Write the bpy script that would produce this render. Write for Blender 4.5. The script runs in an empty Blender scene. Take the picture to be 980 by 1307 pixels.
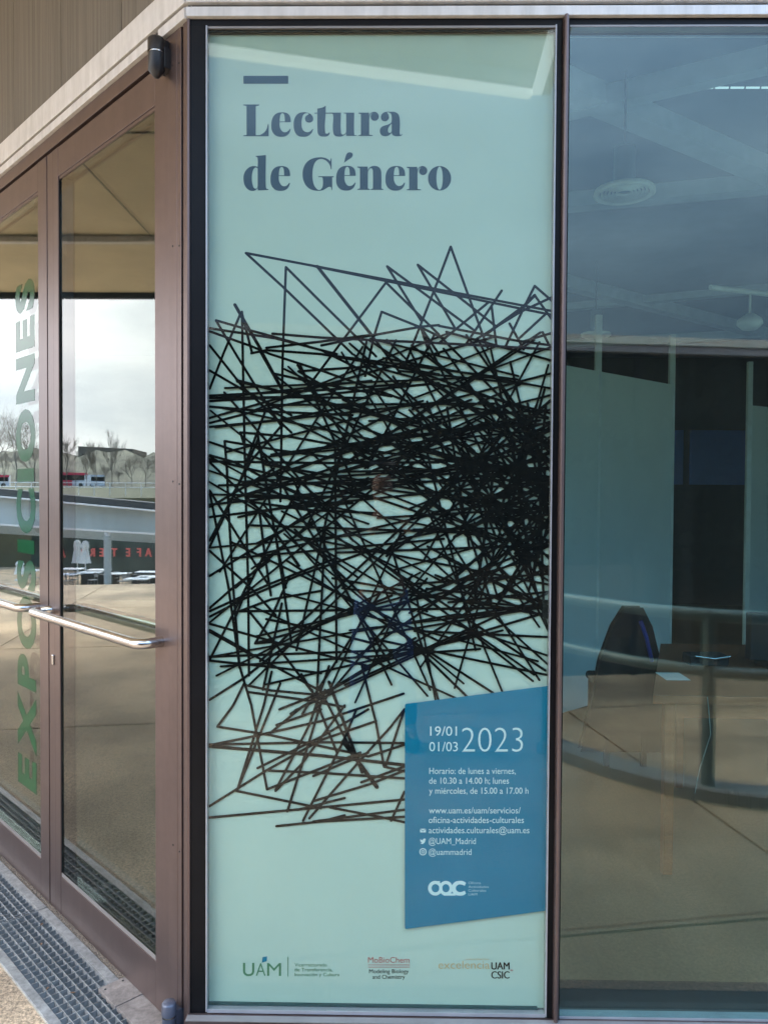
import bpy, math, random, os
from mathutils import Vector
random.seed(7)
R2 = math.sqrt(.5)
scene = bpy.context.scene
COL = scene.collection

# ------------------------------------------------------------------ camera
EYE = Vector((0, -2.25, 1.584))
PITCH, ROLL, YAW, FPX = .023175, .0055665, .013795, 989.3        # FPX: focal length in pixels of the 980 px wide photograph
FW = Vector((-math.sin(YAW)*math.cos(PITCH), math.cos(YAW)*math.cos(PITCH), -math.sin(PITCH)))
RT0 = Vector((math.cos(YAW), math.sin(YAW), 0)); UP0 = RT0.cross(FW)
RT = RT0*math.cos(ROLL)+UP0*math.sin(ROLL); UP = UP0*math.cos(ROLL)-RT0*math.sin(ROLL)
cd = bpy.data.cameras.new('camera'); cam = bpy.data.objects.new('camera', cd); COL.objects.link(cam)
cd.sensor_fit = 'VERTICAL'; cd.sensor_height = 24; cd.lens = 24*FPX/1307
cd.clip_start = .02; cd.clip_end = 3000
from mathutils import Matrix
m3 = Matrix((RT, UP, -FW)).transposed()
cam.matrix_world = Matrix.Translation(EYE) @ m3.to_4x4()
scene.camera = cam

# ------------------------------------------------------------------ world, sun, exposure
SUN_EL, SUN_AZ = math.radians(54), math.radians(250)               # azimuth clockwise from +Y
w = bpy.data.worlds.new('World'); scene.world = w; w.use_nodes = True
nt = w.node_tree; nt.nodes.clear()
out = nt.nodes.new('ShaderNodeOutputWorld'); bg = nt.nodes.new('ShaderNodeBackground')
sky = nt.nodes.new('ShaderNodeTexSky'); sky.sky_type = 'NISHITA'; sky.sun_disc = False
sky.sun_elevation = SUN_EL; sky.sun_rotation = SUN_AZ; sky.air_density = 1.2; sky.dust_density = 2
tc = nt.nodes.new('ShaderNodeTexCoord'); mp = nt.nodes.new('ShaderNodeMapping'); mp.inputs['Scale'].default_value = (1, 1, 3.2)
nz = nt.nodes.new('ShaderNodeTexNoise'); nz.inputs['Scale'].default_value = 2.3; nz.inputs['Detail'].default_value = 7; nz.inputs['Roughness'].default_value = .55
cr = nt.nodes.new('ShaderNodeValToRGB'); cr.color_ramp.elements[0].position = .34; cr.color_ramp.elements[1].position = .62
cr.color_ramp.elements[0].color = (.50, .55, .63, 1); cr.color_ramp.elements[1].color = (1, 1, 1, 1)
# the cloud cover is thin and bright round the veiled sun and dull blue-grey away from it
hd = nt.nodes.new('ShaderNodeVectorMath'); hd.operation = 'DOT_PRODUCT'; hd.inputs[1].default_value = (math.sin(math.radians(288))*.985, math.cos(math.radians(288))*.985, .17)
hm = nt.nodes.new('ShaderNodeMapRange'); hm.interpolation_type = 'SMOOTHSTEP'; hm.inputs['From Min'].default_value = .05; hm.inputs['From Max'].default_value = .85
cr2 = nt.nodes.new('ShaderNodeValToRGB'); cr2.color_ramp.elements[0].color = (4.8, 7.3, 11.0, 1); cr2.color_ramp.elements[1].color = (28, 28.4, 29.2, 1)
mul = nt.nodes.new('ShaderNodeMix'); mul.data_type = 'RGBA'; mul.blend_type = 'MULTIPLY'; mul.inputs['Factor'].default_value = 1
nrm_ = nt.nodes.new('ShaderNodeVectorMath'); nrm_.operation = 'NORMALIZE'
mx = nt.nodes.new('ShaderNodeMix'); mx.data_type = 'RGBA'; mx.inputs['Factor'].default_value = .9
nt.links.new(tc.outputs['Generated'], mp.inputs['Vector']); nt.links.new(mp.outputs[0], nz.inputs['Vector'])
nt.links.new(nz.outputs['Fac'], cr.inputs['Fac'])
nt.links.new(tc.outputs['Generated'], nrm_.inputs[0]); nt.links.new(nrm_.outputs[0], hd.inputs[0]); nt.links.new(hd.outputs['Value'], hm.inputs['Value']); nt.links.new(hm.outputs[0], cr2.inputs['Fac'])
sx = nt.nodes.new('ShaderNodeSeparateXYZ'); zr = nt.nodes.new('ShaderNodeMapRange'); zr.inputs['From Min'].default_value = .22; zr.inputs['From Max'].default_value = .85; zr.inputs['To Min'].default_value = 1; zr.inputs['To Max'].default_value = 5
zm = nt.nodes.new('ShaderNodeVectorMath'); zm.operation = 'SCALE'
nt.links.new(nrm_.outputs[0], sx.inputs[0]); nt.links.new(sx.outputs['Z'], zr.inputs['Value']); nt.links.new(cr2.outputs[0], zm.inputs[0]); nt.links.new(zr.outputs[0], zm.inputs['Scale'])
nt.links.new(zm.outputs[0], mul.inputs['A']); nt.links.new(cr.outputs[0], mul.inputs['B'])
nt.links.new(sky.outputs[0], mx.inputs['A']); nt.links.new(mul.outputs['Result'], mx.inputs['B'])
nt.links.new(mx.outputs['Result'], bg.inputs['Color']); bg.inputs['Strength'].default_value = .1
nt.links.new(bg.outputs[0], out.inputs['Surface'])
sl = bpy.data.lights.new('sun', 'SUN'); sl.energy = 2.2; sl.angle = math.radians(12); sl.color = (1, .93, .84)
so = bpy.data.objects.new('sun', sl); COL.objects.link(so)
sd = Vector((math.sin(SUN_AZ)*math.cos(SUN_EL), math.cos(SUN_AZ)*math.cos(SUN_EL), math.sin(SUN_EL)))
so.rotation_euler = sd.to_track_quat('Z', 'Y').to_euler(); so.location = (-3, -6, 9)
vs = scene.view_settings; vs.view_transform = 'Standard'; vs.look = 'None'; vs.gamma = 1; vs.exposure = .62; vs.use_curve_mapping = False
scene.render.engine = 'CYCLES'
cy = scene.cycles; cy.use_denoising = True; cy.max_bounces = 9; cy.transparent_max_bounces = 16; cy.glossy_bounces = 5; cy.diffuse_bounces = 4
cy.caustics_reflective = False; cy.caustics_refractive = False; cy.sample_clamp_indirect = 8

# ------------------------------------------------------------------ geometry of the place
K = Vector((-.601, 0, 0))                                           # corner where the two glazed walls meet
D = Vector((-R2, R2, 0)); N = Vector((-R2, -R2, 0))                 # along the door wall, out of the door wall
GZ = -.05                                                           # pavement level
def ray(x, y): return FW+RT*((x-490)/FPX)+UP*((653.5-y)/FPX)
def PA(x, y, off=.022):
    v = ray(x, y); return EYE+v*((off-EYE.y)/v.y)
def mirror_door(P): return P-N*(2*(P-K).dot(N))
def VM(x, y, t): return mirror_door(EYE+ray(x, y)*t)                # a place that the doors mirror
def ground_m(x, y, z):
    v = ray(x, y); return mirror_door(EYE+v*((z-EYE.z)/v.z))

# ------------------------------------------------------------------ materials
MATS = {}
def mat(name, col, rough=.5, metal=0, var=.12, scale=8, bump=0, bscale=60, spec=.5, streak=None, emit=None, alpha=None, col2=None, speck=0, sscale=200):
    if name in MATS: return MATS[name]
    m = bpy.data.materials.new(name); m.use_nodes = True; t = m.node_tree; b = t.nodes['Principled BSDF']
    b.inputs['Roughness'].default_value = rough; b.inputs['Metallic'].default_value = metal
    b.inputs['Specular IOR Level'].default_value = spec
    c = t.nodes.new('ShaderNodeTexCoord'); mpn = t.nodes.new('ShaderNodeMapping')
    if streak: mpn.inputs['Scale'].default_value = streak
    t.links.new(c.outputs['Object'], mpn.inputs['Vector'])
    n = t.nodes.new('ShaderNodeTexNoise'); n.inputs['Scale'].default_value = scale; n.inputs['Detail'].default_value = 6; n.inputs['Roughness'].default_value = .6
    t.links.new(mpn.outputs[0], n.inputs['Vector'])
    r = t.nodes.new('ShaderNodeValToRGB'); r.color_ramp.elements[0].position = .3; r.color_ramp.elements[1].position = .7
    a = [max(0, x*(1-var)) for x in col]; bb = [min(1, x*(1+var)) for x in (col2 or col)]
    r.color_ramp.elements[0].color = (*a, 1); r.color_ramp.elements[1].color = (*bb, 1)
    t.links.new(n.outputs['Fac'], r.inputs['Fac']); t.links.new(r.outputs[0], b.inputs['Base Color'])
    if speck:
        v = t.nodes.new('ShaderNodeTexNoise'); v.inputs['Scale'].default_value = sscale; v.inputs['Detail'].default_value = 3; v.inputs['Roughness'].default_value = .7
        q = t.nodes.new('ShaderNodeMapRange'); q.inputs['From Min'].default_value = .36; q.inputs['From Max'].default_value = .64; q.inputs['To Min'].default_value = 1-speck; q.inputs['To Max'].default_value = 1+speck
        mm = t.nodes.new('ShaderNodeMix'); mm.data_type = 'RGBA'; mm.blend_type = 'MULTIPLY'; mm.inputs['Factor'].default_value = 1
        t.links.new(c.outputs['Object'], v.inputs['Vector']); t.links.new(v.outputs['Fac'], q.inputs['Value']); t.links.new(r.outputs[0], mm.inputs['A']); t.links.new(q.outputs[0], mm.inputs['B'])
        t.links.new(mm.outputs['Result'], b.inputs['Base Color'])
    if bump:
        n2 = t.nodes.new('ShaderNodeTexNoise'); n2.inputs['Scale'].default_value = bscale; n2.inputs['Detail'].default_value = 4
        t.links.new(mpn.outputs[0], n2.inputs['Vector'])
        bm = t.nodes.new('ShaderNodeBump'); bm.inputs['Strength'].default_value = bump; bm.inputs['Distance'].default_value = .004
        t.links.new(n2.outputs['Fac'], bm.inputs['Height']); t.links.new(bm.outputs[0], b.inputs['Normal'])
    if emit:
        b.inputs['Emission Color'].default_value = (*emit[:3], 1); b.inputs['Emission Strength'].default_value = emit[3]
    MATS[name] = m; return m
def glass(name, tint, f0, haze=0, wave=0., rc=(.93, .98, 1), film=.02):
    m = bpy.data.materials.new(name); m.use_nodes = True; t = m.node_tree; t.nodes.clear()
    o = t.nodes.new('ShaderNodeOutputMaterial'); tr = t.nodes.new('ShaderNodeBsdfTransparent'); tr.inputs[0].default_value = (*tint, 1)
    g = t.nodes.new('ShaderNodeBsdfGlossy'); g.inputs['Roughness'].default_value = haze; g.inputs['Color'].default_value = (*rc, 1)
    lw = t.nodes.new('ShaderNodeLayerWeight'); lw.inputs['Blend'].default_value = .5
    p = t.nodes.new('ShaderNodeMath'); p.operation = 'POWER'; p.inputs[1].default_value = 5
    a = t.nodes.new('ShaderNodeMath'); a.operation = 'MULTIPLY_ADD'; a.inputs[1].default_value = 1-f0; a.inputs[2].default_value = f0
    t.links.new(lw.outputs['Facing'], p.inputs[0]); t.links.new(p.outputs[0], a.inputs[0])
    ms = t.nodes.new('ShaderNodeMixShader'); t.links.new(a.outputs[0], ms.inputs[0]); t.links.new(tr.outputs[0], ms.inputs[1]); t.links.new(g.outputs[0], ms.inputs[2])
    fc = t.nodes.new('ShaderNodeTexCoord'); fm = t.nodes.new('ShaderNodeMapping'); fm.inputs['Scale'].default_value = (22, 22, .7)
    fn = t.nodes.new('ShaderNodeTexNoise'); fn.inputs['Scale'].default_value = 1.5; fn.inputs['Detail'].default_value = 8; fn.inputs['Roughness'].default_value = .7
    fr = t.nodes.new('ShaderNodeMapRange'); fr.inputs['From Min'].default_value = .4; fr.inputs['From Max'].default_value = .75; fr.inputs['To Min'].default_value = film*.25; fr.inputs['To Max'].default_value = film
    fd = t.nodes.new('ShaderNodeBsdfDiffuse'); fd.inputs[0].default_value = (.62, .62, .6, 1); fx_ = t.nodes.new('ShaderNodeMixShader')
    t.links.new(fc.outputs['Object'], fm.inputs[0]); t.links.new(fm.outputs[0], fn.inputs['Vector']); t.links.new(fn.outputs['Fac'], fr.inputs['Value'])
    t.links.new(fr.outputs[0], fx_.inputs[0]); t.links.new(ms.outputs[0], fx_.inputs[1]); t.links.new(fd.outputs[0], fx_.inputs[2])
    if wave:
        c = t.nodes.new('ShaderNodeTexCoord'); n = t.nodes.new('ShaderNodeTexNoise'); n.inputs['Scale'].default_value = 1.6; n.inputs['Detail'].default_value = 1
        b = t.nodes.new('ShaderNodeBump'); b.inputs['Strength'].default_value = wave; b.inputs['Distance'].default_value = .01
        t.links.new(c.outputs['Object'], n.inputs['Vector']); t.links.new(n.outputs['Fac'], b.inputs['Height']); t.links.new(b.outputs[0], g.inputs['Normal'])
    t.links.new(fx_.outputs[0], o.inputs['Surface']); MATS[name] = m; return m

M_frame = mat('mauve_bronze_anodised', (.150, .108, .100), .34, .66, .07, 3, .04, 200, streak=(6, 6, .5), speck=.04, sscale=18)
M_framed = mat('black_frame', (.006, .006, .007), .35, 0, .2, spec=.15)
M_gap = mat('black_gap', (.004, .004, .004), .8)
M_white = mat('white_painted_metal', (.60, .59, .57), .4, 0, .08, 4, .06, 120, streak=(7, 7, 1), col2=(.67, .66, .65), speck=.03, sscale=30)
M_groove = mat('groove', (.17, .15, .13), .6)
M_gasket = mat('aluminium_gasket', (.42, .42, .44), .4, .4); M_bead = mat('grey_glazing_bead', (.26, .24, .23), .45, .3)
M_clad = mat('ribbed_brown_cladding', (.13, .116, .094), .6, 0, .2, 5, .35, 70, streak=(14, 14, .25), col2=(.16, .142, .115))
M_steel = mat('brushed_steel', (.62, .60, .58), .24, 1, .08, 30, .05, 300)
M_galv = mat('galvanised_steel', (.33, .33, .32), .5, .35, .25, 14, .15, 120, speck=.18, sscale=50)
M_dark = mat('black_plastic', (.02, .021, .024), .4, 0, .2, 20, .1, 200)
M_bluecap = mat('blue_grey_metal', (.09, .10, .135), .35, .3)
M_soffit = mat('soffit_board', (.64, .56, .40), .8, 0, .12, 1.2, .1, 30)
M_conc = mat('beige_concrete', (.30, .215, .14), .85, 0, .3, 1.1, .8, 170, col2=(.44, .32, .205), speck=.5, sscale=95)
M_gravel = mat('exposed_aggregate', (.24, .185, .14), .9, 0, .55, 160, 1, 200)
M_slate = mat('dark_slate_band', (.09, .085, .08), .8, 0, .2, 6, .3, 90)
M_earth = mat('dark_drain', (.05, .05, .045), .9)
M_plate = mat('worn_steel_plate', (.30, .26, .235), .5, .3, .25, 10, .2, 120, speck=.2, sscale=60)
M_poster = mat('mint_print', (.42, .57, .50), .7, 0, .03, 2, spec=.1)
M_ink = mat('black_print', (.004, .005, .005), .8, 0, .1, spec=.05)
M_title = mat('slate_print', (.025, .055, .075), .7, 0, .05, spec=.1)
M_blue = mat('blue_print', (.002, .165, .285), .7, 0, .05, 3, spec=.1)
M_pale = mat('pale_print', (.50, .72, .74), .55, 0, .03)
M_green = mat('green_print', (.045, .20, .10), .55)
M_lgreen = mat('green_vinyl', (.002, .075, .026), .1, 0, .12, 12, spec=.28)
M_red = mat('red_print', (.42, .11, .11), .55)
M_tan = mat('tan_print', (.50, .36, .16), .55)
G_A = glass('window_glass', (.80, .95, .94), .072, .0, .0, (1, .935, .80), .011); G_P = glass('poster_glass', (.93, .95, .93), .024, .0, .0, (1, 1, .99), .003)
G_B = glass('door_glass', (.70, .80, .76), .13, .0, .0, (1, .98, .95), .012)

# ------------------------------------------------------------------ mesh helpers
class MB:
    def __init__(s): s.v = []; s.f = []; s.sm = []
    def add(s, vs_, fs, smooth=False):
        n = len(s.v); s.v += [tuple(v) for v in vs_]
        for f in fs: s.f.append(tuple(i+n for i in f)); s.sm.append(smooth)
        return s
    def box(s, x0, x1, y0, y1, z0, z1):
        if x0 > x1: x0, x1 = x1, x0
        if y0 > y1: y0, y1 = y1, y0
        if z0 > z1: z0, z1 = z1, z0
        return s.add([(x0,y0,z0),(x1,y0,z0),(x1,y1,z0),(x0,y1,z0),(x0,y0,z1),(x1,y0,z1),(x1,y1,z1),(x0,y1,z1)],
              [(0,3,2,1),(4,5,6,7),(0,1,5,4),(1,2,6,5),(2,3,7,6),(3,0,4,7)])
    def tube(s, pts, r, n=10, cap=True, r2=None):
        pts = [Vector(p) for p in pts]; rings = []
        for i, p in enumerate(pts):
            t = (pts[min(i+1, len(pts)-1)]-pts[max(i-1, 0)]).normalized()
            a = Vector((0, 0, 1)) if abs(t.z) < .9 else Vector((1, 0, 0))
            u = t.cross(a).normalized(); v = t.cross(u)
            rr = r if r2 is None else r+(r2-r)*i/max(1, len(pts)-1)
            rings.append([p+(u*math.cos(2*math.pi*k/n)+v*math.sin(2*math.pi*k/n))*rr for k in range(n)])
        vs_ = [q for g in rings for q in g]; fs = []
        for i in range(len(pts)-1):
            for k in range(n): fs.append((i*n+k, i*n+(k+1) % n, (i+1)*n+(k+1) % n, (i+1)*n+k))
        s.add(vs_, fs, True)
        if cap:
            s.add(rings[0], [tuple(range(n))]); s.add(rings[-1], [tuple(reversed(range(n)))])
        return s
    def prism(s, poly, z0, z1):
        n = len(poly)
        return s.add([(p[0], p[1], z0) for p in poly]+[(p[0], p[1], z1) for p in poly],
              [tuple(reversed(range(n))), tuple(range(n, 2*n))]+[(i, (i+1) % n, n+(i+1) % n, n+i) for i in range(n)])
    def lathe(s, cx, cy, prof, n=32):
        vs_ = []; fs = []
        for r, z in prof: vs_ += [(cx+r*math.cos(2*math.pi*k/n), cy+r*math.sin(2*math.pi*k/n), z) for k in range(n)]
        for i in range(len(prof)-1):
            for k in range(n): fs.append((i*n+k, i*n+(k+1) % n, (i+1)*n+(k+1) % n, (i+1)*n+k))
        return s.add(vs_, fs, True)
ORG = {}
def obj(name, mb, m, parent=None, bevel=0, label=None, kind=None):
    me = bpy.data.meshes.new(name); o = bpy.data.objects.new(name, me); COL.objects.link(o)
    org = ORG.get(parent.name, (0, 0, 0)) if parent else (0, 0, 0)
    vv = [(a-org[0], b-org[1], c-org[2]) for a, b, c in mb.v]
    me.from_pydata(vv, [], mb.f); me.validate()
    if len(me.polygons) == len(mb.sm): me.polygons.foreach_set('use_smooth', mb.sm)
    me.materials.append(m)
    if parent: o.parent = parent; ORG[o.name] = org
    if bevel:
        b = o.modifiers.new('bevel', 'BEVEL'); b.width = bevel; b.segments = 2; b.limit_method = 'ANGLE'; b.angle_limit = math.radians(40)
    if label: o['label'] = label
    if kind: o['kind'] = kind
    return o
def thing(name, label, cat, org=(0, 0, 0), frame='A', group=None):
    o = bpy.data.objects.new(name, None); COL.objects.link(o); o.empty_display_size = .1
    org = tuple(org)
    if frame == 'B': o.location = K+D*org[0]+N*org[1]+Vector((0, 0, org[2])); o.rotation_euler.z = math.radians(135)
    else: o.location = org
    o['label'] = label; o['category'] = cat
    if group: o['group'] = group
    ORG[o.name] = org; return o
def tag(o, label, cat, group=None):
    o['label'] = label; o['category'] = cat
    if group: o['group'] = group
    return o
def copy_tree(o, parent=None):
    c = o.copy(); COL.objects.link(c)
    if parent: c.parent = parent
    for ch in [x for x in bpy.data.objects if x.parent == o]: copy_tree(ch, c)
    return c

# ------------------------------------------------------------------ ground
def clip(poly, a, b, c):                                            # keep a*x+b*y >= c
    o_ = []
    for i in range(len(poly)):
        p, q = poly[i], poly[(i+1) % len(poly)]; fp = a*p[0]+b*p[1]-c; fq = a*q[0]+b*q[1]-c
        if fp >= 0: o_.append(p)
        if (fp >= 0) != (fq >= 0):
            t = fp/(fp-fq); o_.append((p[0]+(q[0]-p[0])*t, p[1]+(q[1]-p[1])*t))
    return o_
# terrain: level by the building, sloping down to the cafe square, rising to the road beyond
UA = Vector((-.93, .367, 0)).normalized()
def terrain_z(x, y):
    q = (x-K.x)*UA.x+y*UA.y; 
    if q < 9.5: return -.26
    if q < 10: return -.26+(q-9.5)/.5*.2
    if q < 36: return -.055-(q-10)/26*3.55
    return -3.6
mb = MB(); xs = [-75+1.5*i for i in range(78)]+[60, 120]; ys = [-60, -30, -15, -12, -10.5]+[-9+1.5*i for i in range(50)]
mb.add([(x, y, terrain_z(x, y)) for y in ys for x in xs], [(j*len(xs)+i, j*len(xs)+i+1, (j+1)*len(xs)+i+1, (j+1)*len(xs)+i) for j in range(len(ys)-1) for i in range(len(xs)-1)])
sq = obj('ground', mb, M_conc, kind='structure')
def road_z(q): return 1.2 if q < 58 else (1.2+min(1, (q-58)/60)*1.25)
mb = MB(); P90 = Vector((-UA.y, UA.x, 0))
qs = [57, 62, 75, 90, 105, 120, 160, 260, 500, 900]; ts_ = [-500, -200, -90, -60, -30, 0, 30, 60, 100, 300, 700]
def upt(q, t, z): p = K+UA*q+P90*t; return (p.x, p.y, z)
mb.add([upt(q, t, road_z(q)) for q in qs for t in ts_], [(j*len(ts_)+i, j*len(ts_)+i+1, (j+1)*len(ts_)+i+1, (j+1)*len(ts_)+i) for j in range(len(qs)-1) for i in range(len(ts_)-1)])
mb.add([upt(57, t, z) for z in (-3.7, 1.2) for t in (-500, 700)], [(0, 1, 3, 2)])
M_grass = mat('winter_grass', (.12, .11, .06), .9, 0, .3, .3, .2, 5)
obj('upper_terrace', mb, M_grass, kind='structure')
mb = MB(); mb.add([upt(q, t, 2.52) for q in (132, 190) for t in (-300, 500)], [(0, 1, 3, 2)])
obj('road', mb, mat('asphalt', (.06, .06, .062), .9, 0, .2, 2), kind='structure')

pave = bpy.data.objects.new('pavement', None); COL.objects.link(pave); pave['kind'] = 'structure'; ORG['pavement'] = (0, 0, 0)
jd = Vector((1.714-1.303, -1.278+3.652, 0)).normalized(); jn = Vector((jd.y, -jd.x, 0)); j0 = Vector((1.303, -3.652, 0))
SL = 2.9; g = .010
for i in range(-5, 4):
    for j in range(-3, 4):
        p = [j0+jd*(SL*(j+a))+jn*(SL*(i+b)) for a, b in ((0, 0), (1, 0), (1, 1), (0, 1))]
        ce = sum(p, Vector())/4
        q = [(v.x+(g if v.dot(jn) < ce.dot(jn) else -g)*jn.x+(g if v.dot(jd) < ce.dot(jd) else -g)*jd.x,
              v.y+(g if v.dot(jn) < ce.dot(jn) else -g)*jn.y+(g if v.dot(jd) < ce.dot(jd) else -g)*jd.y) for v in p]
        mb = MB()
        q = clip(q, -UA.x, -UA.y, -(9.6+K.x*UA.x)) if False else q
        kn = K.x*N.x+K.y*N.y; kd = K.x*D.x+K.y*D.y
        A1 = clip(q, N.x, N.y, kn+.268)
        A2 = clip(clip(clip(q, -N.x, -N.y, -(kn+.268)), -D.x, -D.y, -(kd-.25)), 0, -1, .29)
        for a in (A1, A2):
            if len(a) > 2: mb.prism(a, -.3, GZ)
        if mb.v: obj('slab', mb, M_conc, pave)
mb = MB().box(-.62+.42, 9, -.288, -.002, -.3, GZ-.001); obj('paving_band', mb, M_slate, kind='structure')

# drainage channel with grating along the doors
gr = thing('drain_grating', 'galvanised steel drainage grating running along the foot of the glass doors', 'drain grating', (1.5, .14, GZ), 'B')
M_well = mat('drain_bottom', (.16, .17, .165), .9, 0, .4, 12, .3, 40)
obj('flange', MB().box(1.062, 4, .008, .042, GZ-.03, GZ+.002), M_galv, gr, .001); obj('flange', MB().box(.43, 1.058, .008, .042, GZ-.03, GZ+.002), M_galv, gr, .001)
obj('flange', MB().box(-.25, 4, .232, .262, GZ-.03, GZ+.002), M_galv, gr, .001)
k = 0; pitch = .189/7
bar = obj('bearing_bar', MB().box(-.25, 4, .0435, .0457, GZ-.035, GZ), M_galv, gr)
for k in range(1, 8):
    c = bar.copy(); COL.objects.link(c); c.location.y = k*pitch-.0006
cb = obj('cross_bar', MB().box(-.24, -.2372, .044, .231, GZ-.03, GZ-.0006), M_galv, gr)
PS = .034
for k in range(1, 125):
    if abs(-.24+k*PS-1.06) < .012: continue
    c = cb.copy(); COL.objects.link(c); c.location.x = cb.location.x+k*PS
obj('grating_joint', MB().box(1.053, 1.0555, .044, .231, GZ-.03, GZ+.0012), M_galv, gr); obj('grating_joint', MB().box(1.0645, 1.067, .044, .231, GZ-.03, GZ+.0012), M_galv, gr)
obj('channel_floor', MB().box(-.25, 4, .0, .262, -.24, -.12), M_well, gr)
mb = MB().box(.43, 4, -.06, .0075, -.3, GZ-.003)
mo = obj('mortar_edge', MB().box(-.25, 4, .2625, .2675, -.3, GZ-.001), mat('pale_mortar', (.55, .48, .38), .9, 0, .3, 40), kind='structure'); mo.location = K; mo.rotation_euler.z = math.radians(135)
gs = obj('gravel_strip', mb, M_gravel, kind='structure'); gs.location = K; gs.rotation_euler.z = math.radians(135)
mb = MB(); rnd = random.Random(3)
for i in range(1500):
    s_ = rnd.uniform(.43, 2.1); o_ = rnd.uniform(-.017, .006); r_ = rnd.uniform(.0014, .0036)
    c0 = Vector((s_, o_, GZ-.002)); vv = [c0+Vector((rnd.uniform(.7, 1)*r_*a, rnd.uniform(.7, 1)*r_*b, rnd.uniform(.6, 1)*r_*c_)) for a, b, c_ in ((1,0,0),(0,1,0),(-1,0,0),(0,-1,0),(0,0,1))]
    mb.add(vv, [(0,1,4),(1,2,4),(2,3,4),(3,0,4)])
pb = obj('pebbles', mb, mat('pebble', (.34, .26, .19), .8, 0, .5, 120), kind='stuff'); pb.location = K; pb.rotation_euler.z = math.radians(135)
cp = thing('floor_plate', 'worn brown steel cover plate with screws beside the grating at the door pivot', 'cover plate', (.25, .04, GZ), 'B')
obj('plate', MB().box(.305, .428, -.014, .083, GZ-.01, GZ+.006), M_plate, cp, .001)
obj('plate', MB().box(-.05, .3035, -.014, .079, GZ-.01, GZ+.004), M_plate, cp, .001)
for s_, o_ in ((.408, .068), (.412, .006)): obj('screw', MB().lathe(s_, o_, [(.0001, GZ+.0075), (.0035, GZ+.0072), (.004, GZ+.005)], 10), M_dark, cp)

rnd = random.Random(9)
for i, (s_, o_) in enumerate(((.82, .12), (.55, .2), (.47, .15), (.95, .07))):
    a_ = rnd.uniform(0, 6.28); u_ = Vector((math.cos(a_), math.sin(a_))); n_ = Vector((-u_.y, u_.x)); z_ = GZ+.002
    lf = MB().add([(s_-u_.x*.011, o_-u_.y*.011, z_), (s_+n_.x*.005, o_+n_.y*.005, z_+.003), (s_+u_.x*.011, o_+u_.y*.011, z_+.001), (s_-n_.x*.005, o_-n_.y*.005, z_+.0015)], [(0, 1, 2), (0, 2, 3)])
    o_b = tag(obj('dry_leaf', lf, mat('dry_leaf_brown', (.16, .09, .05), .8)), ['tiny dark leaf in the middle of the drain grating', 'tiny dry leaf near the outer edge of the grating', 'tiny dry leaf on the grating close to the cover plate', 'tiny dry leaf beside the joint of the grating'][i], 'leaf', 'leaves on the grating')
    o_b.location = K; o_b.rotation_euler.z = math.radians(135)

# ------------------------------------------------------------------ gallery building
gb = thing('gallery_building', 'glazed exhibition hall with mauve-brown frames, white fascia and brown ribbed cladding', 'building', (-.601, 0, GZ))
gB = thing('door_wall', 'mauve-brown framed entrance wall with white fascia running off to the left', 'wall', (0, 0, GZ), 'B')
# wall A
obj('fascia', MB().box(-.604, 9, -.012, .1, 2.986, 3.07), M_white, gb, .002)
obj('fascia', MB().box(-.604, 9, -.012, .1, 2.946, 2.973), M_white, gb, .0015)
obj('fascia_groove', MB().box(-.59, 9, .004, .09, 2.9735, 2.9855), M_groove, gb)
for x in (-.12, .19, .72, 1.02): obj('groove_clip', MB().box(x, x+.008, .0, .003, 2.9745, 2.978), M_framed, gb)
obj('upper_wall', MB().box(-.56, 9, .012, .25, 3.072, 4.19), M_clad, gb)
obj('header', MB().box(-.598, 9, .002, .06, 2.925, 2.945), M_framed, gb)
obj('corner_post', MB().box(-.603, -.5955, -.004, .05, .046, 2.944), M_frame, gb, .001)
obj('corner_post', MB().box(-.595, -.549, .0, .05, .046, 2.9245), M_framed, gb, .001)
win1 = obj('window', MB().box(-.5488, -.5452, -.0035, .03, .052, 2.9248).box(.4502, .4535, -.0035, .03, .052, 2.9248).box(-.545, .45, -.001, .03, .048, .0585), M_gasket, gb)
obj('bead', MB().box(-.545, .45, .001, .012, 2.9185, 2.9245), M_bead, win1); obj('bead', MB().box(-.545, .45, .009, .014, 2.9122, 2.918), M_framed, win1)
obj('pane', MB().box(-.5448, .4498, .0, .008, .0588, 2.9118), G_P, win1)
win2 = obj('window', MB().box(.4905, 2.486, -.001, .03, .046, .053), M_gasket, gb); obj('bead', MB().box(.4905, 2.486, -.001, .03, 2.919, 2.9245), M_bead, win2)
obj('pane', MB().box(.4902, 2.4885, .0, .02, .0535, 2.9185), G_A, win2)
mu = obj('mullion', MB().box(.4538, .4707, .0005, .05, .046, 2.9245), M_framed, gb)
mu2 = obj('mullion', MB().box(.4712, .4838, -.026, .05, .046, 2.9445), M_frame, gb, .005)
obj('mullion', MB().box(.4842, .4898, -.008, .05, .046, 2.9245), M_framed, gb)
for X in (2.49, 4.49, 6.49, 8.49):
    obj('mullion', MB().box(X, X+.05, -.026, .05, .046, 2.9445), M_frame, gb, .003)
    if X < 8: 
        w_ = obj('window', MB().box(X+.051, X+1.999, -.001, .03, .046, .053), M_gasket, gb)
        obj('pane', MB().box(X+.051, X+1.999, .0, .02, .0535, 2.92), G_A, w_)
obj('sill', MB().box(-.604, 9, -.034, .05, GZ, .045), M_frame, gb, .002)
obj('sill_lip', MB().box(-.6, 9, -.0365, -.012, .0455, .0485), M_bead, gb)
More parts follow.
